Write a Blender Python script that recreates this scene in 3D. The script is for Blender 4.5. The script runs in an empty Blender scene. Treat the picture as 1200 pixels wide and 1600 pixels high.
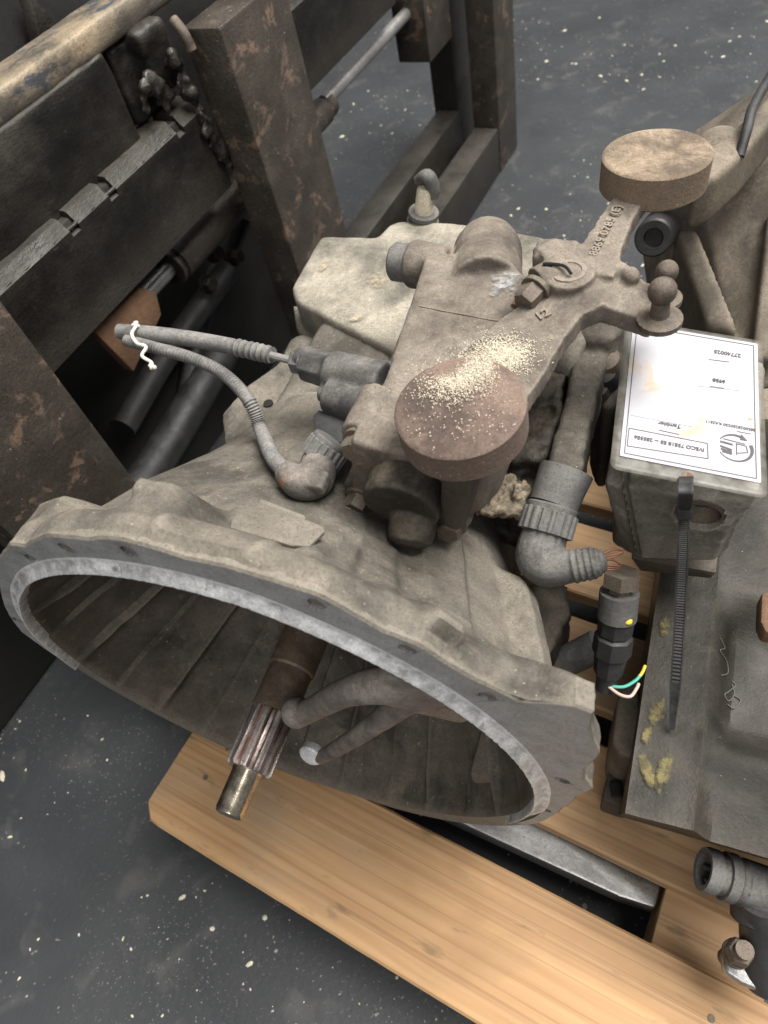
import bpy, bmesh, math, random
from mathutils import Vector, Matrix, Quaternion, noise
import numpy as np
R = math.radians
random.seed(7)
SC = bpy.context.scene
COL = SC.collection

# ------------------------------------------------------------------ camera
F_PX, W_PX = 1100.0, 1200.0
g = Vector((250, 810, F_PX)).normalized()          # straight down, in camera axes (x right, y down, z forward)
up_c = -g
zf = Vector((0, 0, 1))
Yc = (zf - g * zf.dot(g)).normalized()
Xc = Yc.cross(up_c)
RM = Matrix((Xc, Yc, up_c))                        # camera axes -> world
CAM = Vector((0, 0, 0.80))
cam_d = bpy.data.cameras.new('camera')
cam = bpy.data.objects.new('camera', cam_d)
COL.objects.link(cam)
cm = RM @ Matrix(((1, 0, 0), (0, -1, 0), (0, 0, -1)))
cam.matrix_world = Matrix.Translation(CAM) @ cm.to_4x4()
cam_d.sensor_fit = 'HORIZONTAL'
cam_d.sensor_width = 36
cam_d.lens = 36 * F_PX / W_PX
cam_d.clip_start, cam_d.clip_end = 0.02, 60
cam_d.dof.use_dof = True
cam_d.dof.focus_distance = 0.56
cam_d.dof.aperture_fstop = 11
SC.camera = cam

# ------------------------------------------------------------------ light
wd = bpy.data.worlds.new('World')
SC.world = wd
wd.use_nodes = True
wd.node_tree.nodes['Background'].inputs[0].default_value = (0.95, 0.97, 1.0, 1)
wd.node_tree.nodes['Background'].inputs[1].default_value = 0.25

def area(name, loc, target, sx, sy, power, col):
    l = bpy.data.lights.new(name, 'AREA')
    l.shape = 'RECTANGLE'; l.size = sx; l.size_y = sy; l.energy = power; l.color = col
    o = bpy.data.objects.new(name, l); COL.objects.link(o)
    o.location = loc
    o.rotation_euler = (Vector(target) - Vector(loc)).to_track_quat('-Z', 'Y').to_euler()
    return o
area('ceiling_lamp', (2.3, 0.5, 5.0), (0, 0.3, 0.2), 3.6, 3.2, 780, (1.0, 0.965, 0.92))
area('front_fill', (-1.2, -2.4, 3.2), (0, 0.3, 0.2), 2.4, 1.6, 72, (1.0, 0.98, 0.95))  # added fill light out of view, lifts the front-facing surfaces
SC.view_settings.view_transform = 'Standard'
SC.view_settings.look = 'None'
SC.view_settings.exposure = 0.0
SC.view_settings.gamma = 1.0

# ------------------------------------------------------------------ materials
def M(name, c1, c2, scale=14, rough=(.6, .8), metal=0.0, bump=.25, bscale=260, dust=None, dustamt=.8, spot=None, spscale=25, spth=.62,
      speck=None, speckth=.70, speckscale=420, stretch=None, dmin=.25, spmetal=0, grime=.85):
    m = bpy.data.materials.new(name); m.use_nodes = True
    nt = m.node_tree; N = nt.nodes; Lk = nt.links
    b = N['Principled BSDF']
    tc = N.new('ShaderNodeTexCoord')
    src = tc.outputs['Object']
    if stretch:
        mp = N.new('ShaderNodeMapping'); mp.inputs['Scale'].default_value = stretch
        Lk.new(src, mp.inputs[0]); srcs = mp.outputs[0]
    else:
        srcs = src
    def nz(s, det=6, r=.6, dist=0, v=srcs):
        n = N.new('ShaderNodeTexNoise'); n.inputs['Scale'].default_value = s; n.inputs['Detail'].default_value = det
        n.inputs['Roughness'].default_value = r; n.inputs['Distortion'].default_value = dist
        Lk.new(v, n.inputs['Vector']); return n.outputs['Fac']
    def rng(v, a, b_, c=0, d=1):
        n = N.new('ShaderNodeMapRange'); n.inputs[1].default_value = a; n.inputs[2].default_value = b_
        n.inputs[3].default_value = c; n.inputs[4].default_value = d; Lk.new(v, n.inputs[0]); return n.outputs[0]
    def mul(a, b_):
        n = N.new('ShaderNodeMath'); n.operation = 'MULTIPLY'; Lk.new(a, n.inputs[0])
        if isinstance(b_, float): n.inputs[1].default_value = b_
        else: Lk.new(b_, n.inputs[1])
        return n.outputs[0]
    def mix(f, a, b_):
        n = N.new('ShaderNodeMix'); n.data_type = 'RGBA'
        if isinstance(f, float): n.inputs[0].default_value = f
        else: Lk.new(f, n.inputs[0])
        for s, v in ((6, a), (7, b_)):
            if isinstance(v, tuple): n.inputs[s].default_value = v + (1,)
            else: Lk.new(v, n.inputs[s])
        return n.outputs[2]
    def mixf(f, a, b_):
        n = N.new('ShaderNodeMix'); n.data_type = 'FLOAT'; Lk.new(f, n.inputs[0])
        for s, v in ((2, a), (3, b_)):
            if isinstance(v, (int, float)): n.inputs[s].default_value = v
            else: Lk.new(v, n.inputs[s])
        return n.outputs[0]
    big = nz(scale, 8, .62, .15)
    fine = nz(bscale, 5, .65)
    col = mix(rng(big, .35, .68), c1, c2)
    rv = rng(big, .3, .7, rough[0], rough[1])
    mv = None
    if metal: mv = rng(big, .3, .7, metal, metal * .85)
    if spot:
        sn = rng(nz(spscale, 7, .7, .6), spth, spth + .06)
        col = mix(sn, col, spot)
        if mv is not None or spmetal: mv = mixf(sn, mv if mv is not None else 0.0, spmetal)
    if dust:
        geo = N.new('ShaderNodeNewGeometry'); sx = N.new('ShaderNodeSeparateXYZ'); Lk.new(geo.outputs['Normal'], sx.inputs[0])
        up = rng(sx.outputs[2], dmin, .85)
        patch = rng(nz(scale * 2.3, 8, .7, .5, src), .30, .58)
        d = mul(mul(up, patch), float(dustamt))
        fd = rng(nz(bscale * 1.5, 3, .6, 0, src), .3, .7)
        dc = mix(fd, tuple(.78 * x for x in dust), tuple(min(1, 1.16 * x) for x in dust))
        col = mix(d, col, dc)
        rv = mixf(d, rv, .95)
        if mv is not None: mv = mixf(d, mv, 0.0)
    if grime:
        gm = rng(nz(scale * 1.1, 10, .70, .25, src), .42, .62)
        col = mix(mul(gm, float(grime)), col, tuple(.38 * x for x in c1))
        sm = rng(nz(scale * 3.1, 9, .75, .4, src), .57, .72)
        col = mix(mul(sm, .45), col, tuple(min(1, 1.7 * x) for x in c2))
        g2 = N.new('ShaderNodeNewGeometry')
        col = mix(rng(g2.outputs['Pointiness'], .515, .57, 0, .45), col, tuple(min(1, 1.5 * x) for x in c2))
        gr = rng(nz(bscale * 2.2, 3, .7, 0, src), .55, .66)
        col = mix(mul(gr, .6), col, tuple(.35 * x for x in c1))
    if speck:
        sn = rng(nz(speckscale, 2, .5, 0, src), speckth, speckth + .05)
        s2 = rng(nz(scale * 1.2, 3, .6, 0, src), .40, .62)
        col = mix(mul(sn, s2), col, speck)
    # gentle fine tone grain
    col = mix(rng(fine, .35, .65), mix(.22, col, (.02, .018, .015)), col)
    Lk.new(col, b.inputs['Base Color']); Lk.new(rv, b.inputs['Roughness'])
    if mv is not None: Lk.new(mv, b.inputs['Metallic'])
    mid = nz(scale * 5, 6, .65, .3)
    ad = N.new('ShaderNodeMath'); ad.operation = 'MULTIPLY_ADD'; Lk.new(mid, ad.inputs[0]); ad.inputs[1].default_value = .55; Lk.new(fine, ad.inputs[2])
    bp = N.new('ShaderNodeBump'); bp.inputs['Strength'].default_value = bump; bp.inputs['Distance'].default_value = .0016
    Lk.new(ad.outputs[0], bp.inputs['Height']); Lk.new(bp.outputs[0], b.inputs['Normal'])
    return m

def plain(name, c, rough=.5, metal=0, spec=.5):
    m = bpy.data.materials.new(name); m.use_nodes = True
    b = m.node_tree.nodes['Principled BSDF']
    b.inputs['Base Color'].default_value = c + (1,); b.inputs['Roughness'].default_value = rough; b.inputs['Metallic'].default_value = metal
    return m

DUST = (.215, .19, .153)
MAT = dict(
    cast=M('dusty_cast_aluminium', (.105, .094, .078), (.19, .170, .138), 11, (.6, .85), .15, .45, 330, DUST, .85, spot=(.50, .40, .26), spscale=13, spth=.72, speck=(.6, .5, .36)),
    castgrey=M('grey_cast_aluminium', (.19, .175, .145), (.34, .315, .26), 9, (.5, .8), .2, .45, 300, (.42, .38, .30), .85, spot=(.62, .50, .30), spscale=10, spth=.68, speck=(.6, .5, .36)),
    machined=M('machined_rim', (.72, .72, .72), (.93, .93, .92), 60, (.3, .5), .15, .45, 500, (.40, .37, .32), .25, spot=(.20, .18, .16), spscale=70, spth=.60),
    flangeface=M('grey_flange_face', (.24, .24, .24), (.36, .36, .355), 40, (.4, .65), .25, .35, 380, (.30, .27, .22), .5, spot=(.08, .075, .07), spscale=40, spth=.62),
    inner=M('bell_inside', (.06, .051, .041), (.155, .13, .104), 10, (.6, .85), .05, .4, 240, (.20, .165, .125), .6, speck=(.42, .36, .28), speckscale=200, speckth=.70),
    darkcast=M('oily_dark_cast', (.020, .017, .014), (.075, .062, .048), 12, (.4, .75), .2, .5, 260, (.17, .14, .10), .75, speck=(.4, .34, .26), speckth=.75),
    oily=M('oily_dark_residue', (.010, .009, .008), (.04, .034, .027), 30, (.3, .65), .1, 1.0, 120, (.16, .13, .09), .55, spot=(.30, .24, .17), spscale=60, spth=.68),
    body2=M('weathered_brown_cast', (.018, .0155, .012), (.050, .043, .032), 9, (.35, .7), .25, .45, 320, (.075, .066, .05), .35, speck=(.42, .37, .28), speckth=.74, speckscale=500),
    tan=M('tan_dusty_cast', (.115, .095, .072), (.20, .166, .126), 7, (.6, .85), .1, .35, 280, (.25, .21, .16), .8, spot=(.16, .075, .03), spscale=6, spth=.66),
    rustdisc=M('rusty_counterweight', (.095, .066, .052), (.175, .125, .10), 18, (.7, .9), .1, .5, 420, (.235, .165, .13), .8, spot=(.52, .42, .30), spscale=50, spth=.70, speck=(.7, .6, .46)),
    brownweight=M('brown_counterweight', (.13, .095, .065), (.22, .165, .115), 20, (.7, .9), .1, .5, 400, (.42, .325, .23), .9, speck=(.6, .5, .36)),
    lever=M('shift_lever_cast', (.135, .112, .09), (.22, .185, .15), 14, (.6, .85), .1, .45, 380, (.27, .23, .185), .85, spot=(.235, .115, .06), spscale=15, spth=.63),
    bolt=M('dusty_bolt', (.06, .048, .038), (.145, .118, .092), 40, (.45, .75), .4, .45, 500, (.21, .178, .138), .65, spot=(.14, .06, .032), spscale=60, spth=.56),
    steel=M('worn_bright_steel', (.42, .40, .37), (.62, .60, .56), 50, (.2, .42), 1.0, .15, 300, None, spot=(.13, .10, .08), spscale=50, spth=.62),
    shaft=M('brown_stained_shaft', (.12, .088, .062), (.20, .15, .105), 30, (.45, .7), .4, .2, 300, None, spot=(.30, .19, .105), spscale=26, spth=.57),
    spline=M('spline_steel', (.20, .13, .105), (.48, .44, .42), 60, (.22, .42), .9, .2, 300, None, spot=(.20, .07, .04), spscale=60, spth=.55, stretch=(1, .2, 1)),
    pilot=M('polished_pilot', (.44, .36, .26), (.64, .58, .48), 50, (.14, .3), 1.0, .06, 300, None, spot=(.12, .09, .06), spscale=55, spth=.66),
    fork=M('release_fork_iron', (.22, .19, .17), (.34, .30, .27), 24, (.45, .65), .3, .15, 360, (.30, .26, .23), .6, spot=(.45, .42, .38), spscale=60, spth=.72),
    plastic=M('dusty_grey_plastic', (.06, .06, .06), (.115, .112, .108), 25, (.5, .75), 0, .3, 300, (.20, .188, .166), .7, spot=(.34, .18, .12), spscale=45, spth=.72),
    black=M('black_plastic', (.012, .012, .013), (.030, .030, .032), 30, (.35, .6), 0, .15, 300, (.085, .08, .072), .4),
    hose=M('grey_hose', (.10, .10, .10), (.17, .166, .16), 30, (.55, .8), 0, .25, 300, (.33, .31, .28), .6),
    rustplug=M('rust_stained_elbow', (.12, .11, .10), (.20, .175, .15), 25, (.6, .8), 0, .5, 300, (.30, .26, .22), .6, spot=(.24, .115, .075), spscale=38, spth=.56),
    blacksteel=M('greasy_black_steel', (.012, .011, .0095), (.042, .037, .030), 8, (.25, .6), .35, .45, 160, (.085, .074, .058), .45, spot=(.16, .14, .11), spscale=24, spth=.66, stretch=(1, 1, 2)),
    forksteel=M('rusty_worn_fork_steel', (.028, .024, .021), (.095, .080, .066), 16, (.28, .55), .55, .6, 220, None, spot=(.17, .088, .048), spscale=20, spth=.55, speck=(.5, .42, .33), speckth=.70, speckscale=160, grime=.95),
    rusty=M('rusty_plate', (.085, .05, .03), (.17, .09, .048), 16, (.7, .9), .1, .5, 260, None, spot=(.05, .04, .032), spscale=20, spth=.55),
    grease=M('lumpy_grease', (.012, .011, .010), (.05, .044, .036), 40, (.18, .45), .1, 1.0, 110, None, spot=(.16, .14, .12), spscale=60, spth=.64),
    rail=M('paint_worn_rail', (.075, .072, .068), (.36, .28, .18), 9, (.45, .7), .2, .4, 200, None, spot=(.05, .055, .065), spscale=14, spth=.55, stretch=(.6, 1.6, 1.6)),
    blade=M('worn_fork_blade', (.30, .295, .285), (.46, .45, .435), 12, (.28, .45), .85, .2, 220, None, spot=(.12, .11, .10), spscale=22, spth=.66, stretch=(1, .4, 1), grime=.5),
    machine=M('machine_shade_black', (.006, .006, .006), (.016, .015, .014), 8, (.5, .8), 0, .2, 160),  # near-black puts the shade inside the machine into its colour
    chip=M('pale_wood_chip', (.50, .42, .30), (.72, .66, .54), 90, (.7, .9)),
    sawdust=M('pale_sawdust', (.42, .36, .26), (.60, .545, .44), 300, (.8, .95), speck=None),
    string=M('white_twine', (.60, .56, .46), (.78, .74, .64), 200, (.8, .95), bump=.6, bscale=900),
    copper=plain('bare_copper', (.17, .085, .055), .5, .5),
    yellow=plain('yellow_dot', (.85, .55, .02), .4),
    wyellow=plain('yellow_wire_coat', (.75, .55, .05), .45), wgreen=plain('green_wire_coat', (.08, .42, .32), .45), wpink=plain('pale_wire_coat', (.55, .42, .36), .5),
    paint=M('worn_yellow_paint', (.085, .070, .018), (.165, .135, .03), 60, (.5, .75), 0, .35, 300, None, spot=(.05, .043, .03), spscale=70, spth=.50),
    chalk=plain('pale_chalk', (.10, .093, .08), .95),
    hole=plain('hole_shade', (.008, .007, .006), .9),  # flat black standing in for the shade inside holes and slits
    ink=plain('black_print', (.045, .045, .05), .6), inkgrey=plain('grey_print', (.35, .36, .38), .6),
    dirt=M('rough_dirt_clump', (.10, .08, .055), (.24, .19, .135), 60, (.85, .98), 0, 1.0, 200, (.36, .30, .22), .7, spot=(.55, .43, .27), spscale=70, spth=.62),
)

def smudge(name, c1, c2, th, sc=90, rough=.6, metal=0):
    m = M(name, c1, c2, sc, (rough, rough), metal, .3, 400, grime=.3)
    nt = m.node_tree; N = nt.nodes; Lk = nt.links
    tc = N.new('ShaderNodeTexCoord'); n = N.new('ShaderNodeTexNoise'); n.inputs['Scale'].default_value = sc; n.inputs['Detail'].default_value = 8; n.inputs['Roughness'].default_value = .7
    Lk.new(tc.outputs['Object'], n.inputs['Vector'])
    mr = N.new('ShaderNodeMapRange'); mr.inputs[1].default_value = th; mr.inputs[2].default_value = th + .26
    at = N.new('ShaderNodeAttribute'); at.attribute_name = 'fade'
    ml = N.new('ShaderNodeMath'); ml.operation = 'ADD'; Lk.new(n.outputs['Fac'], ml.inputs[0]); Lk.new(at.outputs['Fac'], ml.inputs[1])
    Lk.new(ml.outputs[0], mr.inputs[0]); Lk.new(mr.outputs[0], N['Principled BSDF'].inputs['Alpha'])
    return m
MAT['paint'] = smudge('worn_yellow_paint', (.095, .078, .022), (.17, .135, .035), .36, 120)
MAT['scuff'] = smudge('bright_scuffed_metal', (.30, .295, .285), (.52, .515, .50), .47, 130, .4, .3)
MAT['crust'] = smudge('pale_crust', (.34, .29, .20), (.50, .43, .31), .50, 130, .9)

def wood_mat(name, c1, c2, c3):
    m = bpy.data.materials.new(name); m.use_nodes = True
    nt = m.node_tree; N = nt.nodes; Lk = nt.links; b = N['Principled BSDF']
    tc = N.new('ShaderNodeTexCoord'); inf = N.new('ShaderNodeObjectInfo')
    off = N.new('ShaderNodeVectorMath'); off.operation = 'MULTIPLY_ADD'
    cmb = N.new('ShaderNodeCombineXYZ'); Lk.new(inf.outputs['Random'], cmb.inputs[0]); Lk.new(inf.outputs['Random'], cmb.inputs[1]); Lk.new(inf.outputs['Random'], cmb.inputs[2])
    off.inputs[1].default_value = (7, 11, 5); Lk.new(cmb.outputs[0], off.inputs[0]); Lk.new(tc.outputs['Object'], off.inputs[2])
    def mapn(s):
        mp = N.new('ShaderNodeMapping'); mp.inputs['Scale'].default_value = s; Lk.new(off.outputs[0], mp.inputs[0]); return mp.outputs[0]
    def nz(s, det, v, dist=0.):
        n = N.new('ShaderNodeTexNoise'); n.inputs['Scale'].default_value = s; n.inputs['Detail'].default_value = det; n.inputs['Distortion'].default_value = dist
        Lk.new(v, n.inputs['Vector']); return n.outputs['Fac']
    def rng(v, a, b_, c=0, d=1):
        n = N.new('ShaderNodeMapRange'); n.inputs[1].default_value = a; n.inputs[2].default_value = b_; n.inputs[3].default_value = c; n.inputs[4].default_value = d
        Lk.new(v, n.inputs[0]); return n.outputs[0]
    def mix(f, a, b_):
        n = N.new('ShaderNodeMix'); n.data_type = 'RGBA'; Lk.new(f, n.inputs[0])
        for s, v in ((6, a), (7, b_)):
            if isinstance(v, tuple): n.inputs[s].default_value = v + (1,)
            else: Lk.new(v, n.inputs[s])
        return n.outputs[2]
    wv = N.new('ShaderNodeTexWave'); wv.wave_type = 'BANDS'; wv.bands_direction = 'Y'
    wv.inputs['Scale'].default_value = 17; wv.inputs['Distortion'].default_value = 9; wv.inputs['Detail'].default_value = 3; wv.inputs['Detail Scale'].default_value = .8
    Lk.new(mapn((.22, 1, 1)), wv.inputs['Vector'])
    grain = nz(70, 5, mapn((.05, 1.5, 1.5)), .3)
    lines = nz(150, 3, mapn((.012, 2.2, 1.5)), .1)
    blot = nz(9, 5, mapn((.8, 1.2, 1)), .5)
    col = mix(rng(wv.outputs['Fac'], .25, .95, 0, .55), c1, c2)
    col = mix(rng(grain, .35, .75, 0, .55), col, c3)
    col = mix(rng(blot, .5, .72, 0, .5), col, tuple(.62 * x for x in c2))
    col = mix(rng(lines, .52, .66, 0, .5), col, tuple(.8 * x for x in c3))
    col = mix(rng(nz(5, 8, mapn((1, 1, 1)), 1.2), .52, .68, 0, .45), col, (.30, .235, .16))
    # knots
    vo = N.new('ShaderNodeTexVoronoi'); vo.inputs['Scale'].default_value = 6.5; Lk.new(mapn((.7, 1.3, .3)), vo.inputs['Vector'])
    col = mix(rng(vo.outputs['Distance'], .045, .10, .75, 0), col, (.14, .07, .035))
    vo2 = N.new('ShaderNodeTexNoise'); vo2.inputs['Scale'].default_value = 60; vo2.inputs['Detail'].default_value = 5; Lk.new(mapn((.35, 1.2, 1)), vo2.inputs['Vector'])
    col = mix(rng(vo2.outputs['Fac'], .64, .74, 0, .6), col, (.13, .085, .045))
    Lk.new(col, b.inputs['Base Color']); b.inputs['Roughness'].default_value = .68
    bp = N.new('ShaderNodeBump'); bp.inputs['Strength'].default_value = .35; bp.inputs['Distance'].default_value = .0012
    Lk.new(grain, bp.inputs['Height']); Lk.new(bp.outputs[0], b.inputs['Normal'])
    return m
MAT['wood'] = wood_mat('pale_pine', (.465, .288, .14), (.39, .225, .10), (.285, .155, .07))
MAT['wood2'] = wood_mat('second_pine', (.47, .30, .155), (.38, .225, .11), (.29, .165, .08))  # close to the front board's tone, for the other boards and stringers

def paper_mat():
    m = bpy.data.materials.new('stained_paper'); m.use_nodes = True
    nt = m.node_tree; N = nt.nodes; Lk = nt.links; b = N['Principled BSDF']
    tc = N.new('ShaderNodeTexCoord')
    def nz(s, d, dist=0):
        n = N.new('ShaderNodeTexNoise'); n.inputs['Scale'].default_value = s; n.inputs['Detail'].default_value = d; n.inputs['Distortion'].default_value = dist
        Lk.new(tc.outputs['Object'], n.inputs['Vector']); return n.outputs['Fac']
    def rng(v, a, b_, c=0, d=1):
        n = N.new('ShaderNodeMapRange'); n.inputs[1].default_value = a; n.inputs[2].default_value = b_; n.inputs[3].default_value = c; n.inputs[4].default_value = d
        Lk.new(v, n.inputs[0]); return n.outputs[0]
    def mix(f, a, b_):
        n = N.new('ShaderNodeMix'); n.data_type = 'RGBA'; Lk.new(f, n.inputs[0])
        for s, v in ((6, a), (7, b_)):
            if isinstance(v, tuple): n.inputs[s].default_value = v + (1,)
            else: Lk.new(v, n.inputs[s])
        return n.outputs[2]
    col = mix(rng(nz(30, 4), .35, .65), (.36, .352, .378), (.405, .397, .418))
    col = mix(rng(nz(28, 7, .8), .57, .68), col, (.40, .31, .20))
    col = mix(rng(nz(33, 8, 1.2), .64, .71), col, (.30, .17, .075))
    col = mix(rng(nz(700, 2), .70, .74), col, (.35, .31, .27))
    Lk.new(col, b.inputs['Base Color']); b.inputs['Roughness'].default_value = .5; b.inputs['Specular IOR Level'].default_value = .3
    return m
MAT['paper'] = paper_mat()

def laminate_mat():
    m = bpy.data.materials.new('dusty_clear_laminate'); m.use_nodes = True
    nt = m.node_tree; N = nt.nodes; Lk = nt.links; b = N['Principled BSDF']
    b.inputs['Base Color'].default_value = (.22, .21, .185, 1); b.inputs['Roughness'].default_value = .3
    tc = N.new('ShaderNodeTexCoord'); n = N.new('ShaderNodeTexNoise'); n.inputs['Scale'].default_value = 120; n.inputs['Detail'].default_value = 6
    Lk.new(tc.outputs['Object'], n.inputs['Vector'])
    mr = N.new('ShaderNodeMapRange'); mr.inputs[1].default_value = .35; mr.inputs[2].default_value = .7; mr.inputs[3].default_value = .20; mr.inputs[4].default_value = .50
    Lk.new(n.outputs['Fac'], mr.inputs[0]); Lk.new(mr.outputs[0], b.inputs['Alpha'])
    return m
MAT['laminate'] = laminate_mat()

def floor_mat():
    m = bpy.data.materials.new('dark_floor'); m.use_nodes = True
    nt = m.node_tree; N = nt.nodes; Lk = nt.links; b = N['Principled BSDF']
    tc = N.new('ShaderNodeTexCoord')
    def nz(s, d, dist=0):
        n = N.new('ShaderNodeTexNoise'); n.inputs['Scale'].default_value = s; n.inputs['Detail'].default_value = d; n.inputs['Distortion'].default_value = dist
        Lk.new(tc.outputs['Object'], n.inputs['Vector']); return n.outputs['Fac']
    def rng(v, a, b_, c=0, d=1):
        n = N.new('ShaderNodeMapRange'); n.inputs[1].default_value = a; n.inputs[2].default_value = b_; n.inputs[3].default_value = c; n.inputs[4].default_value = d
        Lk.new(v, n.inputs[0]); return n.outputs[0]
    def mix(f, a, b_):
        n = N.new('ShaderNodeMix'); n.data_type = 'RGBA'; Lk.new(f, n.inputs[0])
        for s, v in ((6, a), (7, b_)):
            if isinstance(v, tuple): n.inputs[s].default_value = v + (1,)
            else: Lk.new(v, n.inputs[s])
        return n.outputs[2]
    def mul(a, b_):
        n = N.new('ShaderNodeMath'); n.operation = 'MULTIPLY'; Lk.new(a, n.inputs[0]); Lk.new(b_, n.inputs[1]); return n.outputs[0]
    col = mix(rng(nz(5, 8, .4), .3, .7), (.029, .031, .0345), (.045, .0475, .051))
    col = mix(rng(nz(18, 7, .6), .58, .72, 0, .5), col, (.095, .093, .09))
    col = mix(mul(rng(nz(330, 2), .66, .72), rng(nz(6, 5), .38, .6)), col, (.20, .20, .198))
    col = mix(mul(rng(nz(150, 3), .69, .73), rng(nz(4, 4), .45, .62)), col, (.40, .37, .31))
    Lk.new(col, b.inputs['Base Color'])
    Lk.new(rng(nz(9, 6), .3, .7, .42, .62), b.inputs['Roughness'])
    bp = N.new('ShaderNodeBump'); bp.inputs['Strength'].default_value = .25; bp.inputs['Distance'].default_value = .002
    Lk.new(nz(160, 5), bp.inputs['Height']); Lk.new(bp.outputs[0], b.inputs['Normal'])
    return m
MAT['floor'] = floor_mat()

# ------------------------------------------------------------------ helpers
def V(*a): return Vector(a if len(a) > 1 else a[0])
def link(name, me, mat, parent=None):
    o = bpy.data.objects.new(name, me); COL.objects.link(o)
    if mat is not None:
        me.materials.clear(); me.materials.append(MAT[mat] if isinstance(mat, str) else mat)
    if parent: o.parent = parent
    return o
def finish(me, ang=32):
    me.polygons.foreach_set('use_smooth', [True] * len(me.polygons))
    if ang: me.set_sharp_from_angle(angle=R(ang))
    me.update()
def obj(name, bm, mat, parent=None, ang=32):
    bmesh.ops.recalc_face_normals(bm, faces=bm.faces)
    me = bpy.data.meshes.new(name); bm.to_mesh(me); bm.free(); finish(me, ang)
    return link(name, me, mat, parent)
def cast(name, bm, mat, parent, vox=.003, it=6, ang=None, rough=0, rsc=40):
    """several overlapping closed solids melted into one casting with soft fillets"""
    bmesh.ops.recalc_face_normals(bm, faces=bm.faces)
    me = bpy.data.meshes.new(name + '_src'); bm.to_mesh(me); bm.free()
    o = bpy.data.objects.new(name + '_src', me); COL.objects.link(o)
    r = o.modifiers.new('r', 'REMESH'); r.mode = 'VOXEL'; r.voxel_size = vox
    if it:
        s = o.modifiers.new('s', 'SMOOTH'); s.factor = .5; s.iterations = it
    dg = bpy.context.evaluated_depsgraph_get()
    m2 = bpy.data.meshes.new_from_object(o.evaluated_get(dg))
    bpy.data.objects.remove(o); bpy.data.meshes.remove(me)
    m2.name = name
    if rough:
        n = len(m2.vertices); co = np.empty(n * 3); m2.vertices.foreach_get('co', co); nr = np.empty(n * 3); m2.vertices.foreach_get('normal', nr)
        co = co.reshape(-1, 3); nr = nr.reshape(-1, 3)
        d = np.array([noise.fractal(Vector(c) * rsc, .9, 2.0, 4) for c in co]) * rough
        co += nr * d[:, None]; m2.vertices.foreach_set('co', co.ravel())
    finish(m2, ang)
    return link(name, m2, mat, parent)
def empty(name, loc, rz, label, cat, group=None):
    o = bpy.data.objects.new(name, None); COL.objects.link(o); o.location = loc; o.rotation_euler = (0, 0, rz); o.empty_display_size = .05
    o['label'] = label; o['category'] = cat
    if group: o['group'] = group
    return o
def frame(d, hint=None):
    d = d.normalized(); h = hint or (V(0, 0, 1) if abs(d.z) < .9 else V(1, 0, 0))
    x = (h - d * h.dot(d)).normalized(); return x, d.cross(x)
def prof(bm, p0, axis, rings, seg=24, cap=True, hint=None, mod=None):
    """lathe: rings = [(distance along axis, radius)]"""
    p0 = V(p0); d = V(axis).normalized(); x, y = frame(d, hint); rows = []
    for t, r in rings:
        row = []
        for k in range(seg):
            a = 2 * math.pi * k / seg; rr = r * (mod(k, seg) if mod else 1)
            row.append(bm.verts.new(p0 + d * t + x * (rr * math.cos(a)) + y * (rr * math.sin(a))))
        rows.append(row)
    for A, B in zip(rows, rows[1:]):
        for k in range(seg): bm.faces.new((A[k], A[(k + 1) % seg], B[(k + 1) % seg], B[k]))
    if cap: bm.faces.new(rows[0][::-1]); bm.faces.new(rows[-1])
def cyl(bm, p0, p1, r0, r1=None, seg=24, bev=.0):
    p0, p1 = V(p0), V(p1); r1 = r0 if r1 is None else r1; L = (p1 - p0).length
    if bev: rings = [(0, r0 - bev), (bev, r0), (L - bev, r1), (L, r1 - bev)]
    else: rings = [(0, r0), (L, r1)]
    prof(bm, p0, p1 - p0, rings, seg)
def hexb(bm, p, axis, r, h, washer=1.25, wh=.25, shank=0):
    p = V(p); d = V(axis).normalized()
    prof(bm, p, d, [(0, r * washer), (h * wh, r * washer), (h * wh + .0004, r * washer * .97)], 24)
    prof(bm, p + d * (h * wh), d, [(0, r), (h * .85, r), (h, r * .86)], 6)
def ball(bm, c, r, seg=20, sc=(1, 1, 1)):
    bmesh.ops.create_uvsphere(bm, u_segments=seg, v_segments=seg // 2 + 2, radius=1, matrix=Matrix.Translation(V(c)) @ Matrix.Diagonal((r * sc[0], r * sc[1], r * sc[2], 1)))
def box(bm, lo, hi, bev=0, seg=2, M4=None):
    lo, hi = V(lo), V(hi); b2 = bmesh.new()
    bmesh.ops.create_cube(b2, size=1, matrix=Matrix.Translation((lo + hi) / 2) @ Matrix.Diagonal(tuple(hi - lo) + (1,)))
    if bev: bmesh.ops.bevel(b2, geom=b2.edges[:], offset=bev, segments=seg, affect='EDGES', profile=.5)
    if M4: b2.transform(M4)
    me = bpy.data.meshes.new('t'); b2.to_mesh(me); b2.free(); bm.from_mesh(me); bpy.data.meshes.remove(me)
def prism(bm, pts, ext, bev=0, seg=2, taper=1.0):
    b2 = bmesh.new(); pts = [V(p) for p in pts]; c = sum(pts, V(0, 0, 0)) / len(pts); ext = V(ext)
    a = [b2.verts.new(p) for p in pts]; b = [b2.verts.new(c + (p - c) * taper + ext) for p in pts]
    n = len(pts)
    b2.faces.new(a); b2.faces.new(b[::-1])
    for i in range(n): b2.faces.new((a[i], b[i], b[(i + 1) % n], a[(i + 1) % n]))
    bmesh.ops.recalc_face_normals(b2, faces=b2.faces)
    if bev: bmesh.ops.bevel(b2, geom=b2.edges[:], offset=bev, segments=seg, affect='EDGES', profile=.5, clamp_overlap=True)
    me = bpy.data.meshes.new('t'); b2.to_mesh(me); b2.free(); bm.from_mesh(me); bpy.data.meshes.remove(me)
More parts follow.
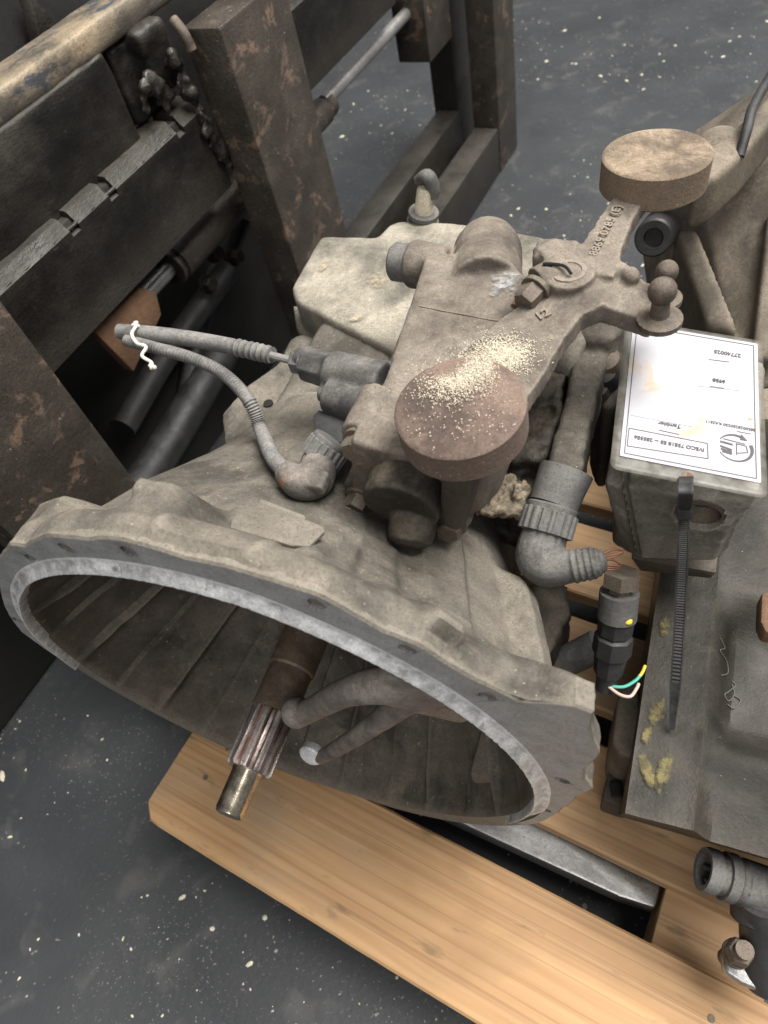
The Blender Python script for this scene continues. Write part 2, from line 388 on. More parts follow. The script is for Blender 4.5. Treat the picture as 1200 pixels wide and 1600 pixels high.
def spl(pts, n=8):
    P = [V(p) for p in pts]; P = [2 * P[0] - P[1]] + P + [2 * P[-1] - P[-2]]; out = []
    for i in range(1, len(P) - 2):
        for k in range(n):
            t = k / n; a, b, c, d = P[i - 1:i + 3]
            out.append(.5 * ((2 * b) + (c - a) * t + (2 * a - 5 * b + 4 * c - d) * t * t + (3 * b - a - 3 * c + d) * t ** 3))
    out.append(P[-2]); return out
def tube(bm, pts, rad, seg=12, n=8, smooth=True, cap=True):
    P = spl(pts, n) if smooth and len(pts) > 1 else [V(p) for p in pts]
    m = len(P); rf = rad if callable(rad) else (lambda t: rad)
    if isinstance(rad, (list, tuple)):
        rf = lambda t: float(np.interp(t, np.linspace(0, 1, len(rad)), rad))
    x = None; rows = []
    for i, p in enumerate(P):
        d = (P[min(i + 1, m - 1)] - P[max(i - 1, 0)]).normalized()
        if x is None: x, _ = frame(d)
        x = (x - d * x.dot(d)).normalized(); y = d.cross(x); r = rf(i / (m - 1))
        rows.append([bm.verts.new(p + x * (r * math.cos(2 * math.pi * k / seg)) + y * (r * math.sin(2 * math.pi * k / seg))) for k in range(seg)])
    for A, B in zip(rows, rows[1:]):
        for k in range(seg): bm.faces.new((A[k], A[(k + 1) % seg], B[(k + 1) % seg], B[k]))
    if cap: bm.faces.new(rows[0][::-1]); bm.faces.new(rows[-1])
def B(): return bmesh.new()
def sst(a, b, x):
    t = np.clip((x - a) / (b - a), 0, 1); return t * t * (3 - 2 * t)
def text_obj(name, s, size, mat, parent, M4, extrude=0.0, bold=0.0):
    cu = bpy.data.curves.new(name, 'FONT'); cu.body = s; cu.size = size; cu.align_x = 'CENTER'; cu.align_y = 'CENTER'; cu.extrude = extrude; cu.offset = bold; cu.resolution_u = 3
    o = bpy.data.objects.new(name, cu); COL.objects.link(o)
    dg = bpy.context.evaluated_depsgraph_get(); me = bpy.data.meshes.new_from_object(o.evaluated_get(dg))
    bpy.data.objects.remove(o); bpy.data.curves.remove(cu)
    me.transform(M4); me.name = name
    return link(name, me, mat, parent)

# gearbox frame: x to its right, y to its rear, z up; origin below the middle of the clutch bell's mouth, on the pallet boards
GA = R(-33.0)
GO = V(-0.139, 0.255, 0.0)
ex, ey = V(math.cos(GA), math.sin(GA), 0), V(-math.sin(GA), math.cos(GA), 0)
GM = Matrix((ex, ey, V(0, 0, 1)))
gcam = GM @ (CAM - GO)
def ray(px, py): return GM @ (RM @ V(px - 600, py - 800, F_PX))
def U(px, py, **k):
    """sight line through a measured point of the photograph, cut by the gearbox-frame plane x=, y= or z="""
    (a, v), = k.items(); i = 'xyz'.index(a); d = ray(px, py); return gcam + d * ((v - gcam[i]) / d[i])
ZC = 0.2438     # height of the input shaft
# ------------------------------------------------------------------ floor
ZF = -0.144
bm = B(); bmesh.ops.create_grid(bm, x_segments=1, y_segments=1, size=6, matrix=Matrix.Translation((0, 1.5, ZF)))
fl = obj('floor', bm, 'floor'); fl['kind'] = 'structure'; fl['label'] = 'dark grey warehouse floor sprinkled with pale crumbs'

bm = B()
rnd = random.Random(3)
def chip(x, y, s):
    a = rnd.random() * 6.3; e = rnd.uniform(.6, 2.2); h = s * rnd.uniform(.25, .6)
    n = 6; top = []; bot = []
    for k in range(n):
        t = 6.283 * k / n; rr = s * rnd.uniform(.6, 1.1)
        u, v = rr * math.cos(t) * e, rr * math.sin(t)
        px, py = x + u * math.cos(a) - v * math.sin(a), y + u * math.sin(a) + v * math.cos(a)
        bot.append(bm.verts.new((px, py, ZF + .0002))); top.append(bm.verts.new((x + (px - x) * .7, y + (py - y) * .7, ZF + h)))
    bm.faces.new(top)
    for k in range(n): bm.faces.new((bot[k], bot[(k + 1) % n], top[(k + 1) % n], top[k]))
for i in range(4200):
    x, y = rnd.uniform(-.95, 1.6), rnd.uniform(-.25, 2.9)
    d = noise.noise(V(x * 2.2, y * 2.2, 3.1))
    if y > .9 and d < -.15 + .5 * rnd.random(): continue
    if y > .25 and y < .9 and x < -.3 and d < .05: continue
    s = .00085 * math.exp(abs(rnd.gauss(0, .6)))
    if rnd.random() < .07: s *= 2.0
    if y > 1.0: s *= 1.15
    chip(x, y, s)
ch = obj('wood_crumbs', bm, 'chip', None, None); ch['kind'] = 'stuff'; ch['label'] = 'pale wood crumbs and grit scattered over the dark floor'; ch['category'] = 'debris'

# ------------------------------------------------------------------ pallet  (local x along the boards, y across them)
PAL = empty('pallet', (0, 0, 0), R(-41.4), 'pale pine pallet carrying the two gearboxes', 'pallet')
def board(y0, y1, x0, x1, z0, z1, mat='wood', chamfer=0, seed=0, name='plank'):
    bm = B(); nx = 60; ny = 8; rr = random.Random(seed)
    def edge(x, y): return .0012 * noise.noise(V(x * 6, y * 40, seed)) + .0005 * noise.noise(V(x * 40, y * 40, seed))
    rows = []
    for i in range(nx + 1):
        x = x0 + (x1 - x0) * i / nx; row = []
        a, b = y0, y1
        if chamfer:
            a = y0 + max(0, chamfer - (x - x0)) * .9
        a += edge(x, 0); b += edge(x, 1)
        prof_ = [(a, z0), (a, z1 - .0025), (a + .0025, z1)] + [(a + (b - a) * k / ny, z1 + .0006 * noise.noise(V(x * 4, k * .6, seed))) for k in range(1, ny)] + [(b - .0025, z1), (b, z1 - .0025), (b, z0)]
        for (yy, zz) in prof_: row.append(bm.verts.new((x + .0008 * noise.noise(V(yy * 60, i % 7, seed)) * (i in (0, nx)), yy, zz)))
        rows.append(row)
    n = len(rows[0])
    for A_, B_ in zip(rows, rows[1:]):
        for k in range(n): bm.faces.new((A_[k], B_[k], B_[(k + 1) % n], A_[(k + 1) % n]))
    bm.faces.new(rows[0]); bm.faces.new(rows[-1][::-1])
    return obj(name, bm, mat, PAL, 40)
board(-.024, .1075, -.478, .42, -.022, 0, 'wood', .016, 1)
board(.163, .268, -.478, .42, -.022, 0, 'wood2', 0, 2)
board(.305, .405, -.478, .42, -.022, 0, 'wood2', 0, 3)
board(.437, .540, -.478, .42, -.022, 0, 'wood2', 0, 4)
board(.572, .680, -.478, .42, -.022, 0, 'wood2', 0, 5)
bm = B(); box(bm, (.066, -.024, -.122), (.166, .68, -.0225), .002); obj('stringer', bm, 'wood2', PAL)
bm = B(); box(bm, (-.44, .175, -.122), (-.36, .68, -.0225), .002); obj('stringer', bm, 'wood2', PAL)
# nails in the front board
for (px, py) in ((-.43, .045), (-.425, .085), (.12, .02), (.125, .075)):
    bm = B(); cyl(bm, (px, py, -.002), (px, py, .0009), .0036, .003, 12); obj('nail_head', bm, 'bolt', PAL)

# ------------------------------------------------------------------ forklift (local x along its carriage, y away from the gearbox)
FL = empty('forklift', (-.40, .50, 0), R(50.75), 'greasy dark forklift carriage with two forks behind the gearbox', 'forklift')
def fbox(name, lo, hi, mat, bev=.003):
    bm = B(); box(bm, lo, hi, bev); return obj(name, bm, mat, FL)
def uneven(name, lo, hi, mat, bev, amp, sc, nsub=26):
    bm = B(); box(bm, lo, hi, bev)
    o = cast(name, bm, mat, FL, vox=.006, it=2, rough=amp, rsc=sc); return o
def forkpart(x0, x1, top, tip, xt0, xt1, bx0=None):
    """L-shaped fork: upright and blade in one forging"""
    bm = B()
    box(bm, (x0, 0, -.075), (x1, .06, top), .004)
    prism(bm, [(x0, .06, -.075), (x1, .06, -.075), (x1, .06, -.030), (x0, .06, -.030)], (0, -.15, 0), .004)
    pts = [(x0, -.085, -.030), (x1, -.085, -.030), (xt1, -tip + .02, -.030), (xt1 - .006, -tip, -.030), (xt0 + .006, -tip, -.030), (xt0, -tip + .02, -.030)]
    prism(bm, pts, (0, 0, -.036), .004)
    return bm
# the near fork's blade runs under the gearbox; its worn tip shows between the first two boards
bmf = B(); box(bmf, (.606, 0, -.135), (.757, .06, .515), .004); obj('fork', bmf, 'forksteel', FL)
bmf = B(); box(bmf, (.03, 0, -.075), (.181, .06, .56), .004); fk2 = obj('fork', bmf, 'forksteel', FL)
bm = B()
prism(bm, [(.008, .05, -.030), (.181, .05, -.030), (.10, -.40, -.030), (.034, -.66, -.030), (.030, -.694, -.030), (.006, -.694, -.030), (.002, -.66, -.030)], (0, 0, -.036), .004)
obj('fork_blade', bm, 'blade', FL)
# lower carriage plate: a notched bar with a chamfered, welded top edge
def carriage_bar(x0, x1, z0, z1, yf, notches, name):
    bm = B(); xs = [x0]
    for n in notches: xs += [n - .0075, n - .007, n + .007, n + .0075]
    xs += [x1]; xs = sorted(set(xs + list(np.linspace(x0, x1, 40))))
    rows = []
    for x in xs:
        dz = .007 if any(abs(x - n) <= .0072 for n in notches) else 0
        w = .0012 * noise.noise(V(x * 25, 2, 0))
        P_ = [(yf + .045, z0), (yf, z0), (yf - .0005, (z0 + z1) / 2), (yf, z1 - .013), (yf, z1 - .002 - dz), (yf + .004 + dz * .3, z1 + .002 - dz + w), (yf + .010, z1 + .011 - dz + w), (yf + .013, z1 + .012 - dz), (yf + .045, z1 + .012 - dz)]
        rows.append([bm.verts.new((x, a, b)) for a, b in P_])
    n = len(rows[0])
    for A_, B_ in zip(rows, rows[1:]):
        for k in range(n): bm.faces.new((A_[k], B_[k], B_[(k + 1) % n], A_[(k + 1) % n]))
    bm.faces.new(rows[0]); bm.faces.new(rows[-1][::-1])
    return obj(name, bm, 'blacksteel', FL, 25)
carriage_bar(-.3, .600, .322, .428, .062, [.335, .405, .545], 'lower_carriage_bar')
carriage_bar(.762, 1.16, .335, .445, .062, [], 'lower_carriage_bar')
uneven('upper_carriage_plate', (-.3, .082, .42), (.50, .11, .535), 'blacksteel', .003, .002, 30)
# bright weld bead along the chamfer
bm = B(); tube(bm, [(x, .0655 + .0012 * noise.noise(V(x * 90, 0, 0)), .4265 + .0012 * noise.noise(V(x * 80, 5, 0))) for x in np.linspace(-.25, .53, 90)], lambda t: .0024 + .0009 * noise.noise(V(t * 160, 1, 1)), 8, 2)
obj('weld_bead', bm, 'blacksteel', FL, None)
# worn top rail
bm = B(); box(bm, (-.3, .085, .53), (1.3, .145, .562), .008, 3); cast('top_rail', bm, 'rail', FL, .004, 2, rough=.0008, rsc=25)
# thick grease lumps where the near fork hooks on
bm = B(); rg = random.Random(5)
for i in range(46):
    t = rg.random(); x = .572 + .030 * t + rg.uniform(-.007, .007); z = .500 - .15 * t + rg.uniform(-.01, .01)
    ball(bm, (x, .058 + rg.uniform(-.006, .012), z), rg.uniform(.004, .009), 10, (1, .6, 1))
for i in range(16): ball(bm, (.535 + rg.uniform(-.02, .03), .075 + rg.uniform(-.006, .006), .462 + rg.uniform(-.015, .025)), rg.uniform(.006, .012), 10, (1, .6, 1))
cast('grease_clump', bm, 'grease', FL, .0035, 4, rough=.005, rsc=45)
bm = B(); prism(bm, [(.545, .07, .535), (.60, .07, .535), (.60, .07, .47), (.575, .07, .455), (.548, .07, .485)], (0, .03, 0), .008); box(bm, (.515, .095, .44), (.60, .12, .53), .008)
cast('stop_lug', bm, 'blacksteel', FL, .004, 3, rough=.002, rsc=50)
bm = B(); tube(bm, [(.590, .05, .530), (.586, .038, .518), (.585, .034, .500)], .0065, 14, 5); obj('grease_nipple', bm, 'bolt', FL)
# hydraulic cylinder with rod, rusty plate
bm = B(); prof(bm, (.478, .12, .262), (1, 0, 0), [(0, .018), (.001, .026), (.006, .027), (.008, .0245), (.012, .0245), (.014, .027), (.26, .027)], 28); obj('hydraulic_cylinder', bm, 'forksteel', FL)
bm = B(); cyl(bm, (.34, .12, .262), (.48, .12, .262), .011); obj('piston_rod', bm, 'blade', FL)
bm = B(); prism(bm, [(.292, .075, .313), (.385, .075, .307), (.405, .075, .285), (.395, .075, .255), (.31, .075, .228)], (0, .018, 0), .003); obj('rusty_plate', bm, 'rusty', FL)
bm = B(); prof(bm, (.85, .09, .275), (1, 0, 0), [(0, .022), (.05, .022), (.055, .019), (.075, .019)], 24); obj('cylinder_end', bm, 'forksteel', FL)
bm = B(); cyl(bm, (.91, .09, .285), (1.25, .09, .285), .011); obj('piston_rod', bm, 'blade', FL)
fbox('rod_anchor', (1.245, .05, .20), (1.36, .12, .36), 'forksteel')
# far outer frame: two posts, each standing on a rail
fbox('frame_post', (1.465, 0, ZF + .0015), (1.585, .065, .42), 'forksteel', .004)
fbox('frame_rail', (.86, .002, ZF + .0015), (1.464, .062, -.035), 'blacksteel', .004)
fbox('frame_post', (1.51, .125, ZF + .0015), (1.62, .185, .42), 'blacksteel', .004)
fbox('frame_rail', (.86, .115, ZF + .0015), (1.51, .175, -.02), 'blacksteel', .004)
bm = B(); tube(bm, [(.80, .10, .12), (.86, .11, .02), (.90, .10, -.06), (.93, .08, -.12)], .022, 14); obj('rubber_hose', bm, 'black', FL)
# machine body behind the carriage, its near-black colour standing in for shade
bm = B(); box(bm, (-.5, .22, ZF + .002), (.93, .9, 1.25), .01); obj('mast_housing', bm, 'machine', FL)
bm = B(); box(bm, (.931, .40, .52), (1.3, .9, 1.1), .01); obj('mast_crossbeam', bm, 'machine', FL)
bm = B(); prism(bm, [(.50, .19, .50), (.585, .19, .47), (.53, .19, .585)], (0, .02, 0), .002); obj('gusset_plate', bm, 'blacksteel', FL)
for (a, b, r) in (((.30, .17, .10), (.62, .15, .16), .02), ((.45, .19, .02), (.70, .16, .20), .018), ((.20, .16, .0), (.55, .17, .04), .03)):
    bm = B(); tube(bm, [a, ((a[0] + b[0]) / 2, a[1] + .02, (a[2] + b[2]) / 2 - .02), b], r, 14); obj('hydraulic_hose', bm, 'black', FL)
for (x, z) in ((.60, .20), (.56, .17), (.64, .165)):
    bm = B(); hexb(bm, (x, .155, z), (0, -1, .2), .012, .014); obj('hose_fitting', bm, 'blacksteel', FL)
# brass fitting and hose up in the dark
bm = B(); hexb(bm, (.385, .20, .545), (.6, -.3, .5), .016, .026, 1.1); cyl(bm, (.385, .20, .545), (.36, .22, .565), .012); obj('pipe_elbow_nut', bm, 'bolt', FL)
bm = B(); tube(bm, [(.395, .195, .54), (.42, .19, .525), (.425, .19, .50), (.41, .19, .47), (.39, .19, .42)], [.010, .010, .012, .016, .018], 14); obj('pipe_elbow', bm, 'blacksteel', FL)
# ------------------------------------------------------------------ the gearbox
GB = empty('gearbox', GO, GA, 'dusty cast aluminium truck gearbox with open clutch bell facing front', 'gearbox')
YS = [0, .02, .04, .06, .09, .12, .145, .172, .2, .23, .26]
WID = [.252, .246, .234, .219, .206, .193, .178, .161, .148, .138, .13]
NAR = [.254, .246, .226, .206, .185, .168, .155, .142, .132, .127, .125]
RIN_A = [-180, -147, -122, -100, -78, -60, -45, -30, -15, 0, 15, 30, 45, 60, 75, 90, 105, 125, 150, 180]
RIN_R = [.238, .236, .232, .235, .231, .223, .221, .2235, .2275, .233, .2385, .2365, .2335, .2285, .2235, .2205, .2205, .2245, .231, .238]
ROUT_A = [-180, -150, -120, -100, -83, -70, -64, -56, -45, -31, -27.5, -24, -15, -11, -7, -3, 0, 3, 8, 13, 20, 24, 28, 32, 36, 40, 44, 48, 50.3, 51.2, 53, 56, 60, 64, 70, 75, 79, 84, 95, 105, 125, 150, 180]
ROUT_R = [.250, .250, .250, .254, .262, .250, .246, .243, .246, .252, .256, .252, .262, .262, .262, .268, .270, .269, .267, .272, .276, .280, .275, .271, .276, .272, .272, .277, .280, .309, .316, .304, .294, .288, .268, .262, .264, .252, .242, .240, .243, .250, .250]
def rin(a): return np.interp(a, RIN_A, RIN_R)
def rout(a): return np.interp(a, ROUT_A, ROUT_R)
def rbase(a, y):
    w = sst(22, 60, abs(a - 12)); return float(np.interp(y, YS, NAR) * (1 - w) + np.interp(y, YS, WID) * w)
def onbell(px, py):
    d = ray(px, py)
    lo = None; t = .2
    for i in range(1400):
        p = gcam + d * (t / 1100.0)
        if p.y > 0:
            a = math.degrees(math.atan2(p.x, p.z - ZC)); r = math.hypot(p.x, p.z - ZC)
            if r < rbase(a, p.y): return a, p.y, p
        t += .0006 * 1.0
    return a, p.y, p
# raised features of the bell's outside: centre (deg, y), half sizes along arc / along axis (m), height, softness
FEAT = []
def feat_px(px, py, hs, hy, h, soft=.010, rot=0):
    a, y, p = onbell(px, py); FEAT.append((a, y, hs, hy, h, soft, rot))
# lugs that rise to a given radius: angle from, to, softness, how far back, softness, radius
LUGS = [(-33, -23, 5, .044, .012, .251), (-8, -1.0, 5, .056, .016, .252), (-12, 6, 8, .016, .02, .243), (52, 58, 4, .020, .006, .290)]
feat_px(520, 862, .017, .026, .011, .010)
feat_px(655, 975, .012, .014, .012, .009)
feat_px(600, 925, .010, .022, .004, .010)
feat_px(812, 985, .013, .045, .017, .012)
feat_px(745, 1035, .012, .018, .006, .010)
feat_px(690, 890, .018, .045, .0045, .006)
feat_px(590, 890, .012, .03, .004, .008)
feat_px(300, 790, .010, .030, .006, .008)
feat_px(345, 862, .034, .0125, .0045, .0025)
FEAT.append((FEAT[-1][0], FEAT[-1][1], .026, .0075, -.0045, .002, 0))
feat_px(432, 835, .040, .026, .0035, .0025)
def bumps(a, y, r):
    s = 0.0
    for (a0, a1, so, y1, sy, rt) in LUGS:
        if rt <= r: continue
        c, h = (a0 + a1) / 2, (a1 - a0) / 2
        k = (1 - float(sst(h - so / 3, h + so, abs(a - c)))) * (1 - float(sst(y1 - sy / 3, y1 + sy, y)))
        s = max(s, (rt - r) * k)
    for (fa, fy, hs, hy, h, so, rot) in FEAT:
        u = math.radians(a - fa) * r; v = y - fy
        if abs(u) > hs + so + .03 or abs(v) > hy + so + .03: continue
        if rot: u, v = u + v * rot, v
        k = (1 - float(sst(hs - so / 2, hs + so / 2, abs(u)))) * (1 - float(sst(hy - so / 2, hy + so / 2, abs(v))))
        s = s + h * k if h < 0 else max(s, h * k) if abs(h) > .02 else s + h * k
    return s
def rbell(a, y):
    r0 = rbase(a, y)
    if a < -140 or a > 140: pass
    if y < .045: r0 = r0 + (float(rout(a)) - r0) * (1 - float(sst(.012, .045, y)))
    return r0 + bumps(a, y, r0) - .0006 * (y < .02) + .0009 * noise.noise(V(a * .12, y * 45, 1)) + .0004 * noise.noise(V(a * .6, y * 160, 4))
def rinner(a, y):
    t = y / .205
    if t > 1: return None
    base = rin(a) * (1 - t) ** 0 - .06 * t - .035 * t * t
    if y > .012: base = min(base, rbase(a, y) - .009)
    ph = (a * 13 / 360.0) % 1.0
    crease = .010 * max(0, 1 - abs(ph - .5) / .06) if t > .04 else 0
    step = .006 * (ph - .5)
    return base - (crease + step) * min(1, t * 6)
NA = 480
bm = B(); rows = []
ysO = [.0012, .005, .010, .016] + list(np.linspace(.019, .26, 72))
for y in ysO:
    rows.append([bm.verts.new((rbell(a, y) * math.sin(R(a)), y, ZC + rbell(a, y) * math.cos(R(a)))) for a in np.linspace(-180, 180, NA, endpoint=False)])
rows.append([bm.verts.new((.05 * math.sin(R(a)), .262, ZC + .05 * math.cos(R(a)))) for a in np.linspace(-180, 180, NA, endpoint=False)])
ysI = list(np.linspace(.2, .002, 26))
inn = []
inn.append([bm.verts.new((.045 * math.sin(R(a)), .205, ZC + .045 * math.cos(R(a)))) for a in np.linspace(-180, 180, NA, endpoint=False)])
for y in ysI:
    inn.append([bm.verts.new((rinner(a, y) * math.sin(R(a)), y, ZC + rinner(a, y) * math.cos(R(a)))) for a in np.linspace(-180, 180, NA, endpoint=False)])
inner_faces = []
def skin(rs, mi):
    for A_, B_ in zip(rs, rs[1:]):
        for k in range(NA):
            f = bm.faces.new((A_[k], A_[(k + 1) % NA], B_[(k + 1) % NA], B_[k])); f.material_index = mi
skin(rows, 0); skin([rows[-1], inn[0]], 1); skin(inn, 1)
skin([inn[-1], rows[0]], 0)
for v in bm.verts:                     # the housing rests flat on the boards
    if v.co.z < .0025: v.co.z = .0025 + .02 * 0
bmesh.ops.recalc_face_normals(bm, faces=bm.faces)
me = bpy.data.meshes.new('bell_housing'); bm.to_mesh(me); bm.free(); finish(me, 50)
mi = [p.material_index for p in me.polygons]
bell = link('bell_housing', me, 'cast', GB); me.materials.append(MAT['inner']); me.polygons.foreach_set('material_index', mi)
# end wall boss inside, round the shaft
bm = B(); prof(bm, (-.006, .215, ZC), (0, -1, 0), [(0, .085), (.02, .08), (.03, .05), (.075, .044), (.078, .040)], 40); obj('bearing_retainer', bm, 'inner', GB)
bm = B(); box(bm, (.15, .03, .06), (.205, .12, .12), .006); obj('inspection_block', bm, 'inner', GB)

# ring flange with bolt holes
HOLES = [(-27.4, .2385), (-14, .249), (-1.0, .257), (24, .268), (35.8, .264), (48.3, .262), (77.5, .245), (-75, .247), (-100, .243), (100, .231)]
bm = B(); NA2 = 720; AA = np.linspace(-180, 180, NA2, endpoint=False)
def ring(fr, y):
    out = []
    for a in AA:
        r = fr(a); z = ZC + r * math.cos(R(a)); out.append(bm.verts.new((r * math.sin(R(a)), y, z)))
    return out
w = lambda a: .0006 * noise.noise(V(a * .5, 0, 7)) + .0008 * noise.noise(V(a * .08, 3, 7))
low = lambda a: float(sst(-118, -100, a)) * (1 - float(sst(118, 128, a)))     # the ring fades out under the mouth
rs = [ring(lambda a: rin(a) + .0105, -.0002), ring(lambda a: max(rin(a) + .010, rout(a) - .0016 + w(a)), -.0004), ring(lambda a: max(rin(a) + .0115, rout(a) + w(a)), .0012), ring(lambda a: max(rin(a) + .0115, rout(a) - .003), .0165), ring(lambda a: rin(a) + .0105, .0170)]
ks = [k for k in range(NA2) if -98 < AA[k] < 120]
for A_, B_ in zip(rs, rs[1:] + rs[:1]):
    for k in ks: bm.faces.new((A_[k], A_[k + 1], B_[k + 1], B_[k]))
bm.faces.new([q[ks[0]] for q in rs]); bm.faces.new([q[ks[-1] + 1] for q in rs][::-1])
bmesh.ops.delete(bm, geom=[v for v in bm.verts if not v.link_faces], context='VERTS')
fla = obj('mounting_flange', bm, 'flangeface', GB, 30)
fla.data.materials.append(MAT['cast'])
for p_ in fla.data.polygons:
    if p_.normal.y > -.8 and p_.center.y < .014: p_.material_index = 1
bmc = B()
for a, r in HOLES: cyl(bmc, (r * math.sin(R(a)), -.01, ZC + r * math.cos(R(a))), (r * math.sin(R(a)), .012, ZC + r * math.cos(R(a))), .0052, None, 20)
mc = bpy.data.meshes.new('c'); bmesh.ops.recalc_face_normals(bmc, faces=bmc.faces); bmc.to_mesh(mc); bmc.free(); oc = bpy.data.objects.new('c', mc); COL.objects.link(oc)
oc.parent = GB
bo = fla.modifiers.new('b', 'BOOLEAN'); bo.operation = 'DIFFERENCE'; bo.object = oc; bo.solver = 'EXACT'
dg = bpy.context.evaluated_depsgraph_get(); m2 = bpy.data.meshes.new_from_object(fla.evaluated_get(dg)); fla.modifiers.clear(); fla.data = m2; m2.name = 'mounting_flange'; finish(m2, 30)
bpy.data.objects.remove(oc)
# bright machined lip along the mouth
bm = B()
fade = lambda a: .05 + .95 * float(sst(-98, -76, a)) * (1 - float(sst(100, 120, a)))
def ring2(off, y, wob=0):
    y0 = y
    return [bm.verts.new(((rin(a) + off * fade(a) + wob * noise.noise(V(a * .9, 1, 2))) * math.sin(R(a)), y + wob * .6 * noise.noise(V(a * 1.3, 8, 2)), ZC + (rin(a) + off * fade(a)) * math.cos(R(a)))) for a in AA]
rs = [ring2(-.0015, .016), ring2(-.0010, .002, .0004), ring2(-.0008, -.0030, .0006), ring2(.0003, -.0058, .0008), ring2(.0014, -.0058, .0008), ring2(.0036, -.0040, .0009), ring2(.0058, -.0014, .0008), ring2(.0068, -.0004, .0003), ring2(.0109, -.0003), ring2(.0109, .016)]
for A_, B_ in zip(rs, rs[1:] + rs[:1]):
    for k in ks: bm.faces.new((A_[k], A_[k + 1], B_[k + 1], B_[k]))
bm.faces.new([q[ks[0]] for q in rs]); bm.faces.new([q[ks[-1] + 1] for q in rs][::-1])
bmesh.ops.delete(bm, geom=[v for v in bm.verts if not v.link_faces], context='VERTS')
lip = obj('machined_lip', bm, 'machined', GB, 60)

# thin cover plate on top of the bell
def liftpts(pxs, lift):
    out = []
    for p in pxs:
        a, y, q = onbell(*p); n = V(math.sin(R(a)), .35, math.cos(R(a))).normalized(); out.append(q + n * lift)
    c = sum(out, V(0, 0, 0)) / len(out); u = (out[3] - out[0]).normalized(); w = (out[6] - out[0]); w = (w - u * w.dot(u)).normalized(); n = u.cross(w)
    if n.z < 0: n = -n
    return [p - n * (p - c).dot(n) * .75 for p in out]
pa_, py_, pq_ = onbell(435, 816)
pn_ = V(math.sin(R(pa_)), .32, math.cos(R(pa_))).normalized(); pc_ = pq_ + pn_ * .026
def onpl(px, py):
    d = ray(px, py); return gcam + d * ((pc_ - gcam).dot(pn_) / d.dot(pn_))
P_ = [onpl(*p) for p in ([(362, 812), (360, 824), (455, 852), (484, 853), (507, 830), (505, 822), (395, 780), (388, 780)])]
bm = B(); prism(bm, P_, pn_ * -.0034, .0006); prism(bm, [pc_ + (p - pc_) * .6 - pn_ * .003 for p in P_], pn_ * -.016); obj('cover_plate', bm, 'cast', GB)

# main housings behind the bell
bm = B(); box(bm, (-.10, .20, .07), (.145, .50, .335), .02, 3)
prism(bm, [U(x, y, z=.305) for x, y in ((350, 700), (345, 645), (385, 600), (432, 568), (452, 530), (475, 522), (500, 530), (510, 565), (600, 560), (620, 700), (520, 740))], (0, 0, -.03), .004)
ball(bm, U(470, 537, z=.305) - V(0, 0, .012), .020, 16, (1, 1, .9))
cast('centre_housing', bm, 'cast', GB, .003, 3, rough=.0006, rsc=60)
for p in ((470, 537), (419, 630)):
    bm = B(); q = U(*p, z=.3066); cyl(bm, q - V(0, 0, .004), q + V(0, 0, .0006), .0052, None, 20); obj('bolt_hole_shade', bm, 'hole', GB)  # raised black disc paints the shade of an open hole
bm = B()
prism(bm, [U(x, y, z=.345) for x, y in ((500, 366), (588, 368), (606, 350), (625, 342), (700, 345), (770, 352), (850, 368), (905, 400), (925, 450), (900, 500), (760, 560), (640, 575), (600, 540), (520, 500), (462, 470), (453, 448))], (0, 0, -.22), .007, 3)
prism(bm, [U(x, y, z=.30) for x, y in ((455, 470), (520, 500), (600, 545), (600, 600), (520, 570), (500, 545), (462, 512))], (0, 0, -.15), .006)
cast('rear_housing', bm, 'castgrey', GB, .0026, 3, rough=.0005, rsc=45)
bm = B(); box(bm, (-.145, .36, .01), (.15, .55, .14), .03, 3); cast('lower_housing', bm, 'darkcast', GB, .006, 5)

# gear shift turret
ZT = .455
top = [(552, 652), (566, 640), (600, 590), (622, 520), (640, 470), (662, 400), (672, 391), (720, 393), (790, 400), (818, 425), (850, 450), (862, 480), (838, 530), (815, 560), (800, 620), (775, 680), (745, 742), (700, 745), (600, 712), (550, 688)]
bm = B()
prism(bm, [U(x, y, z=ZT) for x, y in top[:16] + [(742, 715), (700, 722), (610, 706), (552, 690)]], (0, 0, -.062), .006, 2)
prism(bm, [U(x, y, z=.40) for x, y in ((575, 640), (640, 470), (830, 470), (800, 600), (740, 690), (600, 690))], (0, 0, -.08), .006, 2)
c0 = U(772, 420, z=.44); c1 = U(774, 372, z=.43)
prof(bm, c0 - V(0, .03, 0), c1 - c0, [(0, .030), (.07, .030), (.085, .0265), (.094, .018), (.098, .006)], 28)
s0 = U(700, 420, z=.436); s1 = U(640, 412, z=.436)
cyl(bm, s0, s1, .019, .0205, 28, .003)
q0, q1 = U(540, 590, z=.425), U(610, 610, z=.425)
# flange feet at the front
for p, z in (((560, 695), .447), ((700, 820), .385), ((562, 780), .398)):
    c = U(*p, z=z); cyl(bm, c + V(0, .045, 0), c + V(0, .006, 0), .0155, None, 20)
prism(bm, [U(x, y, y=.130) for x, y in ((546, 688), (600, 704), (742, 722), (740, 765), (720, 834), (690, 830), (668, 800), (600, 800), (578, 806), (550, 802))], (0, .03, 0), .003)
tur = cast('shift_turret', bm, 'lever', GB, .0021, 3, rough=.0003, rsc=90)
bm = B(); e = (s1 - s0).normalized(); cyl(bm, s1 - e * .002, s1 + e * .016, .0165, .0165, 24, .002); obj('breather_cap', bm, 'plastic', GB)
# parting seam across the turret top
bm = B(); tube(bm, [U(x, y, z=ZT + .0004) for x, y in ((655, 478), (700, 487), (730, 492), (770, 500), (810, 502))], .0007, 6); obj('casting_seam', bm, 'lever', GB)
